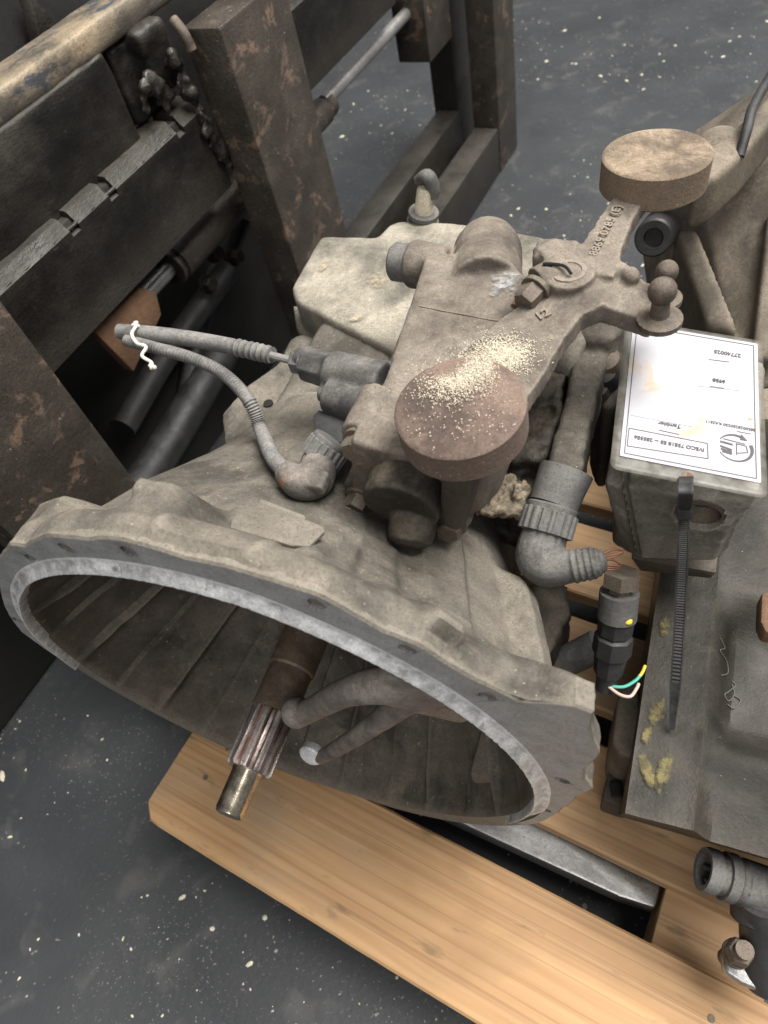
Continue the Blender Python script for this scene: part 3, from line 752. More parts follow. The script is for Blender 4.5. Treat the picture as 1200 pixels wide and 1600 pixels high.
# end cap and plunger on the front of the turret
c = U(632, 765, y=.125)
bm = B(); prof(bm, c + V(0, .03, 0), (0, -1, -.12), [(0, .0285), (.040, .028), (.043, .0265), (.0435, .012)], 36)
k0 = U(642, 812, y=.115); prof(bm, k0 + V(0, .02, .008), (.05, -1, -.55), [(0, .018), (.03, .017), (.036, .0155), (.040, .011), (.041, .004)], 28)
cast('end_cap', bm, 'darkcast', GB, .0014, 2, rough=.0003, rsc=160)
for p, z, d in (((560, 697), .447, (-.1, -1, .15)), ((562, 784), .397, (-.1, -1, .0)), ((703, 822), .383, (.05, -1, .1))):
    bm = B(); q = U(*p, z=z); hexb(bm, q + V(0, .004, 0), d, .0098, .0105, 1.28); obj('bolt', bm, 'bolt', GB)
# rectangular strut right of the cap
bm = B(); prism(bm, [U(x, y, y=.118) for x, y in ((688, 735), (742, 735), (735, 800), (722, 832), (695, 828), (685, 800))], (0, .05, 0), .004); obj('cap_bracket', bm, 'darkcast', GB)

# shift lever with two counterweights
ZA = .463
hub = U(888, 430, z=ZA + .012)
bm = B()
def arm(ctr, widths, z0, th):
    n = len(ctr); L_, R_ = [], []
    for i, (p, w_) in enumerate(zip(ctr, widths)):
        d = (ctr[min(i + 1, n - 1)] - ctr[max(i - 1, 0)]); d.z = 0; d.normalize(); s = V(-d.y, d.x, 0)
        L_.append(p + s * w_); R_.append(p - s * w_)
    for i in range(n - 1):
        q = [L_[i], R_[i], R_[i + 1], L_[i + 1]]
        b2 = [p - V(0, 0, th) for p in q]
        vs = [bm.verts.new(p) for p in q + b2]
        for f in ((0, 1, 2, 3), (7, 6, 5, 4), (0, 4, 5, 1), (1, 5, 6, 2), (2, 6, 7, 3), (3, 7, 4, 0)): bm.faces.new([vs[k] for k in f])
disc1 = U(717, 632, z=.492); disc2 = U(1027, 237, z=.505)
# long arm up to the far weight
arm([U(918, 425, z=ZA + .012), U(942, 380, z=.478), U(965, 335, z=.484), U(988, 300, z=.490), U(1008, 270, z=.492)], [.0195, .0145, .012, .012, .0140], 0, .015)
# lower arm down to the near weight
arm([U(925, 448, z=ZA + .009), U(880, 470, z=ZA + .006), U(835, 508, z=ZA + .003), U(790, 560, z=ZA + .003), U(730, 640, z=ZA + .003)], [.020, .020, .0245, .030, .030], 0, .016)
# short arm to the ball studs
arm([U(915, 440, z=ZA + .009), U(960, 445, z=ZA + .006), U(990, 462, z=ZA + .001), U(1030, 483, z=ZA - .005)], [.021, .024, .019, .014], 0, .016)
arm([U(970, 440, z=ZA + .002), U(1005, 455, z=ZA - .003), U(1040, 458, z=ZA - .007)], [.013, .010, .0105], 0, .012)
cyl(bm, hub - V(0, 0, .03), hub + V(0, 0, .003), .0195, .0185, 28)
for a, b_ in (((842, 412), (875, 400)), ((838, 445), (880, 425))):
    cyl(bm, U(*a, z=ZA + .008), U(*b_, z=ZA + .008), .0125, .0135, 20)
box(bm, U(868, 418, z=ZA) - V(.016, .012, .006), U(868, 418, z=ZA) + V(.016, .012, .018), .004)
for p in ((968, 425), (985, 432)): ball(bm, U(*p, z=ZA + .006), .007, 12)
cast('shift_lever', bm, 'lever', GB, .0017, 3, rough=.0005, rsc=110)
lev = [o for o in GB.children if o.name == 'shift_lever'][0]
bm = B(); prof(bm, hub + V(0, 0, .0030), (0, 0, 1), [(0, .013), (.0012, .0125), (.0014, .0095), (.0006, .009), (.0006, .003), (.0002, .0025)], 28); obj('pivot_boss', bm, 'lever', lev)
bm = B(); q = U(852, 405, z=ZA + .014); tube(bm, [U(862, 418, z=ZA + .0195), U(850, 412, z=ZA + .022), U(880, 415, z=ZA + .021), U(893, 428, z=ZA + .018)], .0011, 6); obj('clamp_slit_shade', bm, 'hole', lev)  # black cord paints the shade in the clamp's gap
bm = B(); q = U(840, 450, z=ZA + .008); hexb(bm, q, (U(828, 462, z=ZA + .006) - U(850, 438, z=ZA + .008)), .0098, .014, 1.2); obj('clamp_bolt', bm, 'bolt', lev)
bm = B(); q = U(836, 455, z=ZA - .006); cyl(bm, q, q + V(-.010, -.018, -.004), .0085, .006, 16); obj('rusty_stud', bm, 'rusty', lev)
# counterweights
def weight(c, r, h, mat, tilt, rag=.0):
    bm = B(); ax = V(*tilt).normalized()
    prof(bm, c - ax * h, ax, [(0, r * .93), (.0025, r), (h - .002, r), (h - .0006, r - .0012), (h, r - .003)], 72, mod=lambda k, n: 1 + .004 * noise.noise(V(k * .35, c.x * 50, 0)))
    return obj('counterweight', bm, mat, lev, 35)
wt1 = weight(disc1, .0405, .026, 'rustdisc', (-.02, -.06, 1))
wt1['label'] = 'near rust red counterweight disc dusted with sawdust'
wt2 = weight(disc2, .0395, .027, 'brownweight', (.02, .05, 1))
wt2['label'] = 'far brown counterweight disc at the end of the raised arm'
# ball studs
for (p, z, r) in (((1042, 424), ZA + .012, .0078), ((1035, 455), ZA + .020, .0095)):
    bm = B(); q = U(*p, z=z); ball(bm, q, r, 20); cyl(bm, q - V(0, 0, .006), q - V(-.001, .002, .024), r * .6, r * .75, 16); prof(bm, q - V(-.001, .002, .024), (0, 0, 1), [(0, r * 1.6), (.004, r * 1.6), (.006, r * 1.1)], 20)
    obj('ball_stud', bm, 'bolt', lev)
# raised lettering on the long arm
def lettering(s, pa, pb, size, par, mat, ex=.0006):
    d = (pb - pa).normalized(); n = V(0, 0, 1); n = (n - d * n.dot(d)).normalized(); yv = n.cross(d)
    M4 = Matrix((d, yv, n)).transposed().to_4x4(); M4.translation = (pa + pb) / 2
    return text_obj('raised_lettering', s, size, mat, par, M4, ex, .0002)
lettering('8869 0785 (E)', U(927, 398, z=.4772), U(966, 322, z=.4868), .0088, lev, 'lever', .0004)
lettering('12', U(838, 497, z=ZA + .0045), U(858, 487, z=ZA + .0055), .011, lev, 'lever', .0008)

# selector valve block left of the turret
bm = B(); a, b_ = U(600, 600, z=.425), U(525, 582, z=.425); e = (b_ - a).normalized()
cyl(bm, a, a + e * .050, .0175, .0170, 24, .002); cyl(bm, a + e * .045, a + e * .075, .0150, .0135, 6, .001)
a2 = U(600, 645, z=.418); b2_ = U(500, 612, z=.418); e2 = (b2_ - a2).normalized()
cyl(bm, a2, a2 + e2 * .052, .0165, .0155, 24, .002); cyl(bm, a2 + e2 * .05, a2 + e2 * .060, .008, .008, 16)
box(bm, (.022, .195, .395), (.06, .25, .425), .005)
cast('selector_valve', bm, 'plastic', GB, .0018, 3)
bm = B(); a3, b3 = U(480, 565, z=.425), U(412, 551, z=.425)
tube(bm, [U(520, 578, z=.425), a3, U(462, 566, z=.424)], [.0125, .0125, .0095], 16, 4); hexb(bm, U(478, 568, z=.425), (b3 - a3), .010, .010, 1.1)
obj('sensor_plug', bm, 'plastic', GB)
bm = B(); tube(bm, [U(470, 567, z=.424), U(410, 552, z=.422)], .0034, 10, 1); obj('cable', bm, 'hose', GB)
bm = B(); N_ = 26; P_ = [U(425, 555, z=.422), U(360, 541, z=.421), U(300, 530, z=.420), U(240, 522, z=.420), U(187, 518, z=.420)]
tube(bm, P_, lambda t: (.0072 + .0009 * math.sin(t * 420) * (t < .22)), 16, 24); obj('cable_sleeve', bm, 'hose', GB)
# bolted gasket flange under the valve
bm = B()
for i, z in enumerate((.414, .407, .400)):
    prism(bm, [U(x, y, z=z) for x, y in ((488, 650), (498, 640), (570, 665), (560, 700), (495, 680))], (0, 0, -.005), .0008)
obj('gasket_stack', bm, 'black', GB)
# angled plug with ribbed collar and corrugated hose
def ribbed(bm, p0, p1, r, n=18):
    p0, p1 = V(p0), V(p1); d = p1 - p0; L = d.length
    prof(bm, p0, d, [(0, r * .95), (.0015, r), (L * .2, r), (L * .22, r)], 60)
    prof(bm, p0 + d * .18, d, [(0, r * 1.0), (.001, r * 1.09), (L * .72, r * 1.09), (L * .75, r * .96)], 72, mod=lambda k, m: 1.0 if (k * n // 72 * 4 + 0) % 1 == 0 and (k % 4) < 2 else .93)
def ob(px, py, lift):
    a, y, p = onbell(px, py); return p - (ray(px, py)).normalized() * lift
c1 = ob(498, 722, .030); c0 = U(521, 688, z=c1.z + .010)
bm = B(); ribbed(bm, c0, c1, .0155); obj('ribbed_collar', bm, 'plastic', GB)
bm = B(); tube(bm, [c1, ob(492, 748, .026), ob(470, 755, .024), ob(446, 738, .026)], [.0135, .0145, .0125, .0095], 18, 8)
box(bm, (0, 0, 0), (.026, .016, .012), .003, 2, Matrix.Translation(ob(480, 768, .022) - V(.013, .0, .004)))
cast('angled_plug', bm, 'rustplug', GB, .0012, 2)
bm = B(); P_ = [ob(452, 744, .028), ob(425, 712, .032), ob(408, 672, .036), U(388, 625, z=.406), U(350, 585, z=.411), U(300, 560, z=.415), U(240, 543, z=.417), U(198, 532, z=.418)]
tube(bm, P_, lambda t: .0056 + (.0009 if t < .42 else .0002) * math.sin(t * 560), 14, 60, cap=True); obj('corrugated_hose', bm, 'hose', GB, None)

# right-hand side: cast side rail, oily mechanism, second plug
bm = B()
prism(bm, [U(x, y, z=.375) for x, y in ((905, 505), (940, 498), (962, 515), (950, 560), (928, 640), (912, 720), (902, 762), (850, 752), (862, 690), (882, 620))], (0, 0, -.05), .006)
prism(bm, [U(x, y, z=.39) for x, y in ((900, 480), (960, 470), (985, 490), (960, 530), (905, 525))], (0, 0, -.05), .006)
cast('side_rail', bm, 'cast', GB, .0024, 2, rough=.0012, rsc=80)
bm = B(); cyl(bm, U(860, 545, z=.365), U(915, 560, z=.365), .026, .024, 24, .005); ball(bm, U(872, 540, z=.372), .024, 20)
cast('servo_cylinder', bm, 'castgrey', GB, .0026, 4)
bm = B(); rg = random.Random(11)
box(bm, (.12, .20, .25), (.175, .34, .335), .01)
box(bm, U(838, 610, z=.36) - V(.018, .02, .03), U(838, 610, z=.36) + V(.022, .03, .006), .004)
box(bm, U(828, 690, z=.355) - V(.016, .02, .03), U(828, 690, z=.355) + V(.02, .022, .004), .004)
for i in range(40):
    p = U(rg.uniform(805, 885), rg.uniform(560, 740), z=rg.uniform(.33, .36)); ball(bm, p, rg.uniform(.005, .012), 10, (1, 1, .7))
cyl(bm, U(830, 600, z=.35), U(880, 610, z=.35), .018, .018, 18, .003); cyl(bm, U(815, 660, z=.35), U(870, 680, z=.348), .014, .014, 18, .003)
cast('oily_linkage', bm, 'oily', GB, .003, 2, rough=.003, rsc=90)
bm = B(); rg = random.Random(23)
for i in range(70):
    p = U(rg.uniform(745, 830), rg.uniform(745, 800), z=rg.uniform(.335, .352)); ball(bm, p, rg.uniform(.003, .009), 8, (1, 1, .7))
cast('dirt_clump', bm, 'dirt', GB, .002, 1, rough=.003, rsc=200)
r0, r1, r2 = U(885, 735, z=.365), U(864, 790, z=.352), U(850, 838, z=.340)
bm = B(); tube(bm, [r0, r1], [.021, .0185], 24, 2); obj('plug_neck', bm, 'plastic', GB)
bm = B(); ribbed(bm, r1, r2, .0195, 18); obj('ribbed_collar', bm, 'plastic', GB)
bm = B(); tube(bm, [r2 - (r2 - r1) * .1, U(843, 868, z=.335), U(858, 885, z=.334), U(900, 884, z=.338), U(925, 882, z=.34)], [.0175, .0185, .0165, .0115, .0105], 20, 8)
tube(bm, [U(895, 885, z=.338), U(925, 880, z=.341), U(948, 876, z=.343)], lambda t: float(np.interp(t, [0, .6, 1], [.0125, .0115, .006])) + .0011 * math.sin(t * 38), 18, 24)
cast('angled_plug', bm, 'plastic', GB, .0012, 2)
for k in range(7):
    bm = B(); s = (k - 3) * .0014
    tube(bm, [U(938, 877, z=.342) + V(0, s, s * .6), U(955, 874 + (k % 3) * 2, z=.343) + V(0, s * 1.5, s), U(972, 870 + (k % 4) * 4, z=.345) + V(0, s * 1.8, s)], .0010, 6, 4); obj('copper_strand', bm, 'copper', GB)
# dark bracket low on the right side
bm = B(); prism(bm, [U(x, y, z=.22) for x, y in ((825, 905), (888, 908), (892, 955), (872, 1000), (850, 1035), (835, 1020))], (0, 0, -.06), .005); cast('side_bracket', bm, 'darkcast', GB, .004, 2, rough=.003, rsc=70)
bm = B(); tube(bm, [U(845, 1045, z=.16), U(890, 1030, z=.175), U(935, 1008, z=.19)], .0145, 18, 4); obj('air_pipe', bm, 'plastic', GB)
bm = B(); tube(bm, [U(838, 1046, z=.158), U(878, 1034, z=.172)], .0150, 18, 4); obj('pipe_clamp', bm, 'rusty', GB)

# input shaft
X0 = -.003
bm = B(); prof(bm, (X0, .2, ZC), (0, -1, 0), [(0, .022), (.14, .021), (.158, .021), (.160, .0195), (.198, .0195)], 40); sh = obj('input_shaft', bm, 'shaft', GB)
bm = B(); rows = []; nt_ = 10; seg = nt_ * 10
for y, sc in ((.0025, .93), (.001, 1), (-.046, 1), (-.0485, .93)):
    row = []
    for k in range(seg):
        ph = (k % 10) / 10.; tooth = 1.0 if ph < .46 else (.84 if .55 < ph < .93 else .92)
        rr = .0192 * tooth * sc; a = 2 * math.pi * k / seg; row.append(bm.verts.new((X0 + rr * math.sin(a), y, ZC + rr * math.cos(a))))
    rows.append(row)
for A_, B_ in zip(rows, rows[1:]):
    for k in range(seg): bm.faces.new((A_[k], A_[(k + 1) % seg], B_[(k + 1) % seg], B_[k]))
bm.faces.new(rows[0]); bm.faces.new(rows[-1][::-1]); obj('spline', bm, 'spline', sh, 25)
bm = B(); prof(bm, (X0, -.047, ZC), (0, -1, 0), [(0, .0135), (.004, .0125), (.034, .0122), (.037, .0112), (.038, .008)], 36); obj('pilot_journal', bm, 'pilot', sh)
# clutch release fork
bm = B()
tube(bm, [U(466, 1114, y=.0), U(480, 1112, y=.0), U(540, 1082, y=.004), U(600, 1070, y=.012), U(660, 1075, y=.025), U(720, 1085, y=.045)], [.0115, .0095, .0105, .0135, .018, .021], 18, 10)
ball(bm, U(464, 1113, y=.0), .0130, 18)
prism(bm, [U(x, y, y=.008) for x, y in ((585, 1062), (650, 1056), (730, 1066), (735, 1105), (660, 1112), (620, 1118), (600, 1100))], (0, .016, 0), .004)
tube(bm, [U(500, 1184, y=-.008), U(542, 1160, y=-.004), U(590, 1128, y=.004), U(635, 1090, y=.014)], [.0062, .0075, .0085, .012], 16, 8)
cast('release_fork', bm, 'fork', GB, .0016, 4)
bm = B(); q = U(487, 1178, y=-.008); d = (V(0, -1, .45)).normalized(); cyl(bm, q - d * .006, q + d * .004, .0112, .0112, 24, .0015); obj('fork_pad', bm, 'machined', GB)

def patch(name, cx, cy, rx, ry, rot, zf, mat, par, seed=0, nr=5, n=30, off=V(0, 0, 0)):
    bm = B(); lay = bm.verts.layers.float.new('fade'); a0 = R(rot); rings = []
    for j in range(1, nr + 1):
        row = []
        for k in range(n):
            t = 6.2832 * k / n; rr = (j / nr) * (1 + .3 * noise.noise(V(math.cos(t) * 1.6, math.sin(t) * 1.6, seed)))
            u, v = rx * rr * math.cos(t), ry * rr * math.sin(t)
            vt = bm.verts.new(zf(cx + u * math.cos(a0) - v * math.sin(a0), cy + u * math.sin(a0) + v * math.cos(a0)) - off); vt[lay] = .16 - .36 * (j / nr) ** 2; row.append(vt)
        rings.append(row)
    c = bm.verts.new(zf(cx, cy) - off); c[lay] = .16
    for k in range(n): bm.faces.new((c, rings[0][k], rings[0][(k + 1) % n]))
    for A_, B_ in zip(rings, rings[1:]):
        for k in range(n): bm.faces.new((A_[k], A_[(k + 1) % n], B_[(k + 1) % n], B_[k]))
    return obj(name, bm, mat, par, None)
patch('bare_scuff', 790, 442, 40, 24, -20, lambda x, y: U(x, y, z=ZT + .0016), 'scuff', GB, 3)
for i, (x, y, rx, ry) in enumerate(((590, 440, 26, 14), (560, 495, 22, 9), (640, 505, 16, 12), (505, 415, 18, 10))):
    patch('crust_patch', x, y, rx, ry, -15 * i, lambda x, y: U(x, y, z=.3475), 'crust', GB, 10 + i)

# broken plug standing behind the rear housing
a_, b_ = U(660, 352, z=.335), U(668, 268, z=.40); e = (b_ - a_).normalized()
bm = B(); prof(bm, a_ - e * .01, e, [(0, .016), (.012, .016), (.013, .0185), (.017, .0185), (.018, .015), (.022, .015), (.023, .0175), (.028, .0175), (.029, .012)], 28); pl_ = obj('sensor_plug', bm, 'plastic', GB)
bm = B(); prof(bm, a_ + e * .015, e, [(0, .011), (.030, .010), (.034, .008)], 20); obj('plug_core', bm, 'sawdust', pl_)
bm = B(); tube(bm, [a_ + e * .036 + V(.010, 0, 0), a_ + e * .048 + V(.008, 0, 0), a_ + e * .060, a_ + e * .056 - V(.012, 0, 0)], [.006, .008, .009, .005], 14, 6); obj('plug_cap', bm, 'plastic', pl_)

# loose sawdust on the near weight
bm = B(); rg = random.Random(9)
for i in range(9000):
    x, y = rg.gauss(745, 34), rg.gauss(578, 16)
    y -= (x - 745) * .32
    if rg.random() < .3: x, y = rg.gauss(785, 22), rg.gauss(552, 12)
    if rg.random() < .03: x, y = rg.uniform(630, 810), rg.uniform(560, 690)
    on = ((x - 717) / 97) ** 2 + ((y - 632) / 74) ** 2 < 1
    p = U(x, y, z=(.4925 if on else ZA + .0035)); p.z += rg.uniform(0, .0022) * math.exp(-((x - 755) / 40) ** 2); L_ = rg.uniform(.0002, .0006); d = V(rg.gauss(0, 1), rg.gauss(0, 1), rg.gauss(0, .4)).normalized() * L_
    s = V(-d.y, d.x, 0).normalized() * rg.uniform(.00012, .00032); u_ = V(0, 0, .0004)
    vs = [bm.verts.new(q) for q in (p - d + s, p - d - s, p + d - s, p + d + s, p - d + s * .5 + u_, p - d - s * .5 + u_, p + d - s * .5 + u_, p + d + s * .5 + u_)]
    for f in ((4, 5, 6, 7), (0, 1, 5, 4), (1, 2, 6, 5), (2, 3, 7, 6), (3, 0, 4, 7)): bm.faces.new([vs[k] for k in f])
sd = obj('sawdust', bm, 'sawdust', None, None); sd.location = GO; sd.rotation_euler = (0, 0, GA)
sd['kind'] = 'stuff'; sd['label'] = 'small heap of pale sawdust on the near counterweight disc'; sd['category'] = 'sawdust'
# white twine tied round the two cable ends
TW = empty('twine', GO + GM.transposed() @ U(222, 540, z=.42), GA, 'white twine knotted round the two cut cable ends', 'string')
inv = TW.location
def tw(p): return GM @ ((GO + GM.transposed() @ p) - inv)
bm = B(); tube(bm, [tw(p) for p in (U(207, 508, z=.430), U(212, 510, z=.430), U(206, 522, z=.430), U(214, 536, z=.429), U(228, 542, z=.427), U(222, 556, z=.424), U(236, 566, z=.421), U(238, 574, z=.42))], .0016, 8, 8); obj('strand', bm, 'string', TW)
rg = random.Random(2)
for c in ((212, 506), (238, 572)):
    bm = B()
    for k in range(7): q = tw(U(c[0] + rg.uniform(-4, 4), c[1] + rg.uniform(-4, 4), z=.428 if c[0] < 220 else .421)); ball(bm, q, rg.uniform(.0014, .0026), 8)
    cast('knot', bm, 'string', TW, .0007, 1)
# ------------------------------------------------------------------ second gearbox, to the right
G2 = empty('gearbox', GO, GA, 'second gearbox at right edge with brown oily casing and square mount', 'gearbox')
G2.location = GO + ex * .40 + ey * .2
o2 = V(.40, .2, 0)
class O2: pass
def bm2obj(name, bm, mat, par=None, ang=32):
    bmesh.ops.translate(bm, verts=bm.verts, vec=-o2); return obj(name, bm, mat, par or G2, ang)
def cast2(name, bm, mat, vox=.003, it=5, rough=0, rsc=60, par=None):
    bmesh.ops.translate(bm, verts=bm.verts, vec=-o2); return cast(name, bm, mat, par or G2, vox, it, None, rough, rsc)
def z2(x, y):
    if x < .334:
        return .203 - .10 * (.334 - x)
    v = .202 - .030 * float(sst(.334, .36, x)) * (float(sst(.075, .12, y)) * (1 - float(sst(.19, .235, y))))
    v -= .22 * max(0, .085 - y) * float(sst(.334, .350, x))
    return v
bm = B(); nx, ny = 70, 80; X_ = np.linspace(.286, .62, nx); Y_ = np.linspace(.016, .46, ny); T = []
for i, x in enumerate(X_):
    T.append([bm.verts.new((x, y + (.010 * (x - .286) if j == 0 else 0), z2(x, y) + .0012 * noise.noise(V(x * 40, y * 40, 0)) + .0006 * noise.noise(V(x * 120, y * 120, 0)) + (.0022 if abs(x - .334) < .0035 else 0))) for j, y in enumerate(Y_)])
Bt = [[bm.verts.new((x + (.004 if i == 0 else 0), y, .006)) for j, y in enumerate((Y_[0] + .045, Y_[-1]))] for i, x in enumerate(X_)]
for i in range(nx - 1):
    for j in range(ny - 1): bm.faces.new((T[i][j], T[i + 1][j], T[i + 1][j + 1], T[i][j + 1]))
    bm.faces.new((T[i][0], Bt[i][0], Bt[i + 1][0], T[i + 1][0])); bm.faces.new((T[i][-1], T[i + 1][-1], Bt[i + 1][1], Bt[i][1]))
for i in (0, nx - 1):
    bm.faces.new([T[i][j] for j in range(ny)] + [Bt[i][1], Bt[i][0]])
bm2obj('main_casing', bm, 'body2', None, 35)
# lower foot with slot, its shade a black bar, on the left edge of the casing
bm = B(); prism(bm, [U(x, y, z=.055) for x, y in ((950, 1205), (975, 1200), (1010, 1240), (1015, 1262), (975, 1262), (940, 1250))], (0, 0, -.045), .004); bm2obj('casing_foot', bm, 'darkcast')
bm = B(); tube(bm, [U(962, 1225, z=.0565), U(965, 1245, z=.0565)], .006, 12, 2); bm2obj('slot_shade', bm, 'hole')
bm = B(); prism(bm, [U(x, y, z=.13) for x, y in ((985, 1060), (1000, 1060), (1000, 1180), (975, 1185), (955, 1160), (965, 1085))], (0, 0, -.11), .012, 3); cast2('casing_rib', bm, 'tan', .004, 4)
# square mounting bracket with a bored front face
yF = .205
bm = B()
f_ = [U(x, y, y=yF) for x, y in ((966, 752), (1062, 764), (1180, 778), (1128, 884), (992, 880))]
for p in f_: p.z = min(p.z, .372)
bk_ = [p + V(0, .10, .0) for p in f_]
b2 = B(); a_ = [bm.verts.new(p) for p in f_]; c_ = [bm.verts.new(p) for p in bk_]
bm.faces.new(a_); bm.faces.new(c_[::-1])
for i in range(5): bm.faces.new((a_[i], c_[i], c_[(i + 1) % 5], a_[(i + 1) % 5]))
bmesh.ops.recalc_face_normals(bm, faces=bm.faces); bmesh.ops.bevel(bm, geom=bm.edges[:], offset=.006, segments=3, affect='EDGES')
# left cheek
prism(bm, [U(942, 755, y=yF + .02), U(992, 765, y=yF + .01), U(1005, 876, y=yF + .006), U(972, 862, y=yF + .02)], (0, .09, -.0), .004)
prism(bm, [V(.238, .26, .385), V(.275, .25, .384), V(.275, .34, .388), V(.236, .34, .388)], (0, 0, -.19), .006)
box(bm, (.252, .262, .19), (.335, .36, .36), .008)
# two pads on its top edge
for x in (1008, 1150): q = U(x, 752 if x < 1100 else 772, y=yF + .014); q.z = .366; box(bm, q - V(.012, .012, .016), q + V(.012, .012, .010), .004)
br = cast2('mount_bracket', bm, 'castgrey', .0022, 2, .0005, 90)
hc = U(1092, 806, y=yF)
for v in br.data.vertices:                       # bored hole in the front face
    p = v.co + o2; rr = math.hypot(p.x - hc.x, p.z - (hc.z + (p.y - hc.y) * .1))
    if p.y < .245 and rr < .0172:
        k = 1 - float(sst(.0150, .0170, rr)); v.co.y += .07 * k
finish(br.data, 40)
hc.y = yF + .0022
bm = B(); d0 = V(0, 1, .2).normalized()
rows_ = []
for t, r in ((-.0008, .0200), (-.0012, .0155), (.012, .0150), (.012, .0200)):
    x_, y_ = frame(d0); rows_.append([bm.verts.new(hc + V(0, .001, 0) + d0 * t + x_ * r * math.cos(6.2832 * k / 40) + y_ * r * math.sin(6.2832 * k / 40)) for k in range(40)])
for A_, B_ in zip(rows_, rows_[1:] + rows_[:1]):
    for k in range(40): bm.faces.new((A_[k], A_[(k + 1) % 40], B_[(k + 1) % 40], B_[k]))
bm2obj('bore_rim', bm, 'bolt')
# base plate under the bracket
bm = B(); prism(bm, [U(x, y, y=yF + .01) for x, y in ((985, 872), (1120, 895), (1110, 905), (1000, 893))], (0, .09, 0), .002); bm2obj('bracket_base', bm, 'darkcast')
# rear clutch bell, opening away from the camera
bm = B(); NB = 11; ax = V(.435, 0, .20); rows_ = []
for y, r in ((.40, .125), (.46, .145), (.55, .18), (.66, .218), (.74, .235), (.76, .235)):
    row = []
    for k in range(NB):
        a = 2 * math.pi * (k + .35) / NB
        row.append(bm.verts.new((ax.x + r * math.sin(a), y + .01 * math.cos(a), max(.004, ax.z + r * math.cos(a)))))
    rows_.append(row)
for A_, B_ in zip(rows_, rows_[1:]):
    for k in range(NB): bm.faces.new((A_[k], A_[(k + 1) % NB], B_[(k + 1) % NB], B_[k]))
bm.faces.new(rows_[0]); bm.faces.new(rows_[-1])
for (p0, p1, w0) in (((1132, 512), (1072, 352), .014), ((1205, 560), (1225, 320), .016)):
    q0, q1 = U(*p0, z=.305), U(*p1, z=.362)
    prism(bm, [q0 - V(w0, 0, 0), q0 + V(w0, 0, 0), q1 + V(w0 * .8, 0, 0), q1 - V(w0 * .8, 0, 0)], (0, .0, -.10), .005)
cast2('bell_housing', bm, 'tan', .004, 2)
bm = B(); q = U(1030, 372, z=.36); prof(bm, q + V(0, .03, -.01), (-.1, -1, .45), [(0, .020), (.05, .018), (.052, .016), (.052, .0095), (.044, .009)], 24); bm2obj('stop_sleeve', bm, 'black')
bm = B(); q = U(1080, 275, z=.40); ball(bm, q, .03, 16, (1.2, 1, .8)); ball(bm, q + V(.02, .02, .01), .025, 16); cast2('lifting_lug', bm, 'tan', .004, 3)
bm = B(); tube(bm, [U(1215, 100, z=.445), U(1178, 165, z=.445), U(1168, 200, z=.44), U(1155, 245, z=.425)], .0045, 12, 6); bm2obj('black_hose', bm, 'black')
bm = B(); prism(bm, [U(x, y, z=.43) for x, y in ((1085, 285), (1095, 235), (1140, 205), (1215, 130), (1225, 165), (1165, 235), (1120, 275))], (0, 0, -.05), .006); cast2('support_arm', bm, 'tan', .003, 3)
# little lumps left of the tag: plugs on the second box's flank
for (p, z, r, m) in (((955, 545), .37, .014, 'bolt'), ((948, 505), .375, .016, 'black'), ((950, 566), .36, .014, 'black'), ((940, 590), .35, .012, 'darkcast')):
    bm = B(); q = U(*p, z=z); prof(bm, q - V(0, 0, .03), (-.1, -.35, 1), [(0, r), (.022, r), (.030, r * .8), (.034, r * .35)], 18); bm2obj('breather_plug', bm, m)
bm = B(); prism(bm, [U(x, y, z=.34) for x, y in ((935, 520), (985, 515), (985, 620), (945, 640), (930, 600))], (0, 0, -.12), .008); cast2('flank_block', bm, 'darkcast', .004, 3)
# pressure sensor between the gearboxes
SN = [U(972, 893, z=.300), U(968, 925, z=.285), U(964, 965, z=.265), U(958, 1010, z=.24), U(950, 1050, z=.215), U(944, 1072, z=.20)]
bm = B(); d = SN[1] - SN[0]; prof(bm, SN[0], d, [(0, .015), (.012, .015), (.013, .009), (.024, .009)], 6); sn = bm2obj('sensor_nut', bm, 'bolt')
bm = B(); tube(bm, [SN[1], SN[2]], .0155, 24, 1); bm2obj('sensor_collar', bm, 'plastic')
bm = B(); d = (SN[4] - SN[2]).normalized(); L_ = (SN[4] - SN[2]).length
prof(bm, SN[2], d, [(0, .0140), (.014, .0140), (.016, .0125), (.018, .0155), (L_ * .62, .0160), (L_ * .64, .013), (L_ * .66, .0135), (L_, .012)], 8); prof(bm, SN[4] - d * .004, d, [(0, .009), (.022, .0085)], 18)
sb = bm2obj('sensor_body', bm, 'black')
bm = B(); q = U(981, 970, z=.275); ball(bm, q, .0036, 14, (1, 1, .7)); y_ = obj('yellow_dot', bm, 'yellow', sb)
y_.data.transform(Matrix.Translation(-o2))
for pts, m in (([(943, 1068), (955, 1072), (975, 1073), (992, 1064), (1000, 1056)], 'wgreen'), ([(999, 1057), (1004, 1050), (1008, 1040)], 'wyellow'), ([(950, 1072), (968, 1085), (985, 1088), (995, 1075), (998, 1068)], 'wpink')):
    bm = B(); tube(bm, [U(x, y, z=.21) for x, y in pts], .0014, 8, 6); bm2obj('wire', bm, m)
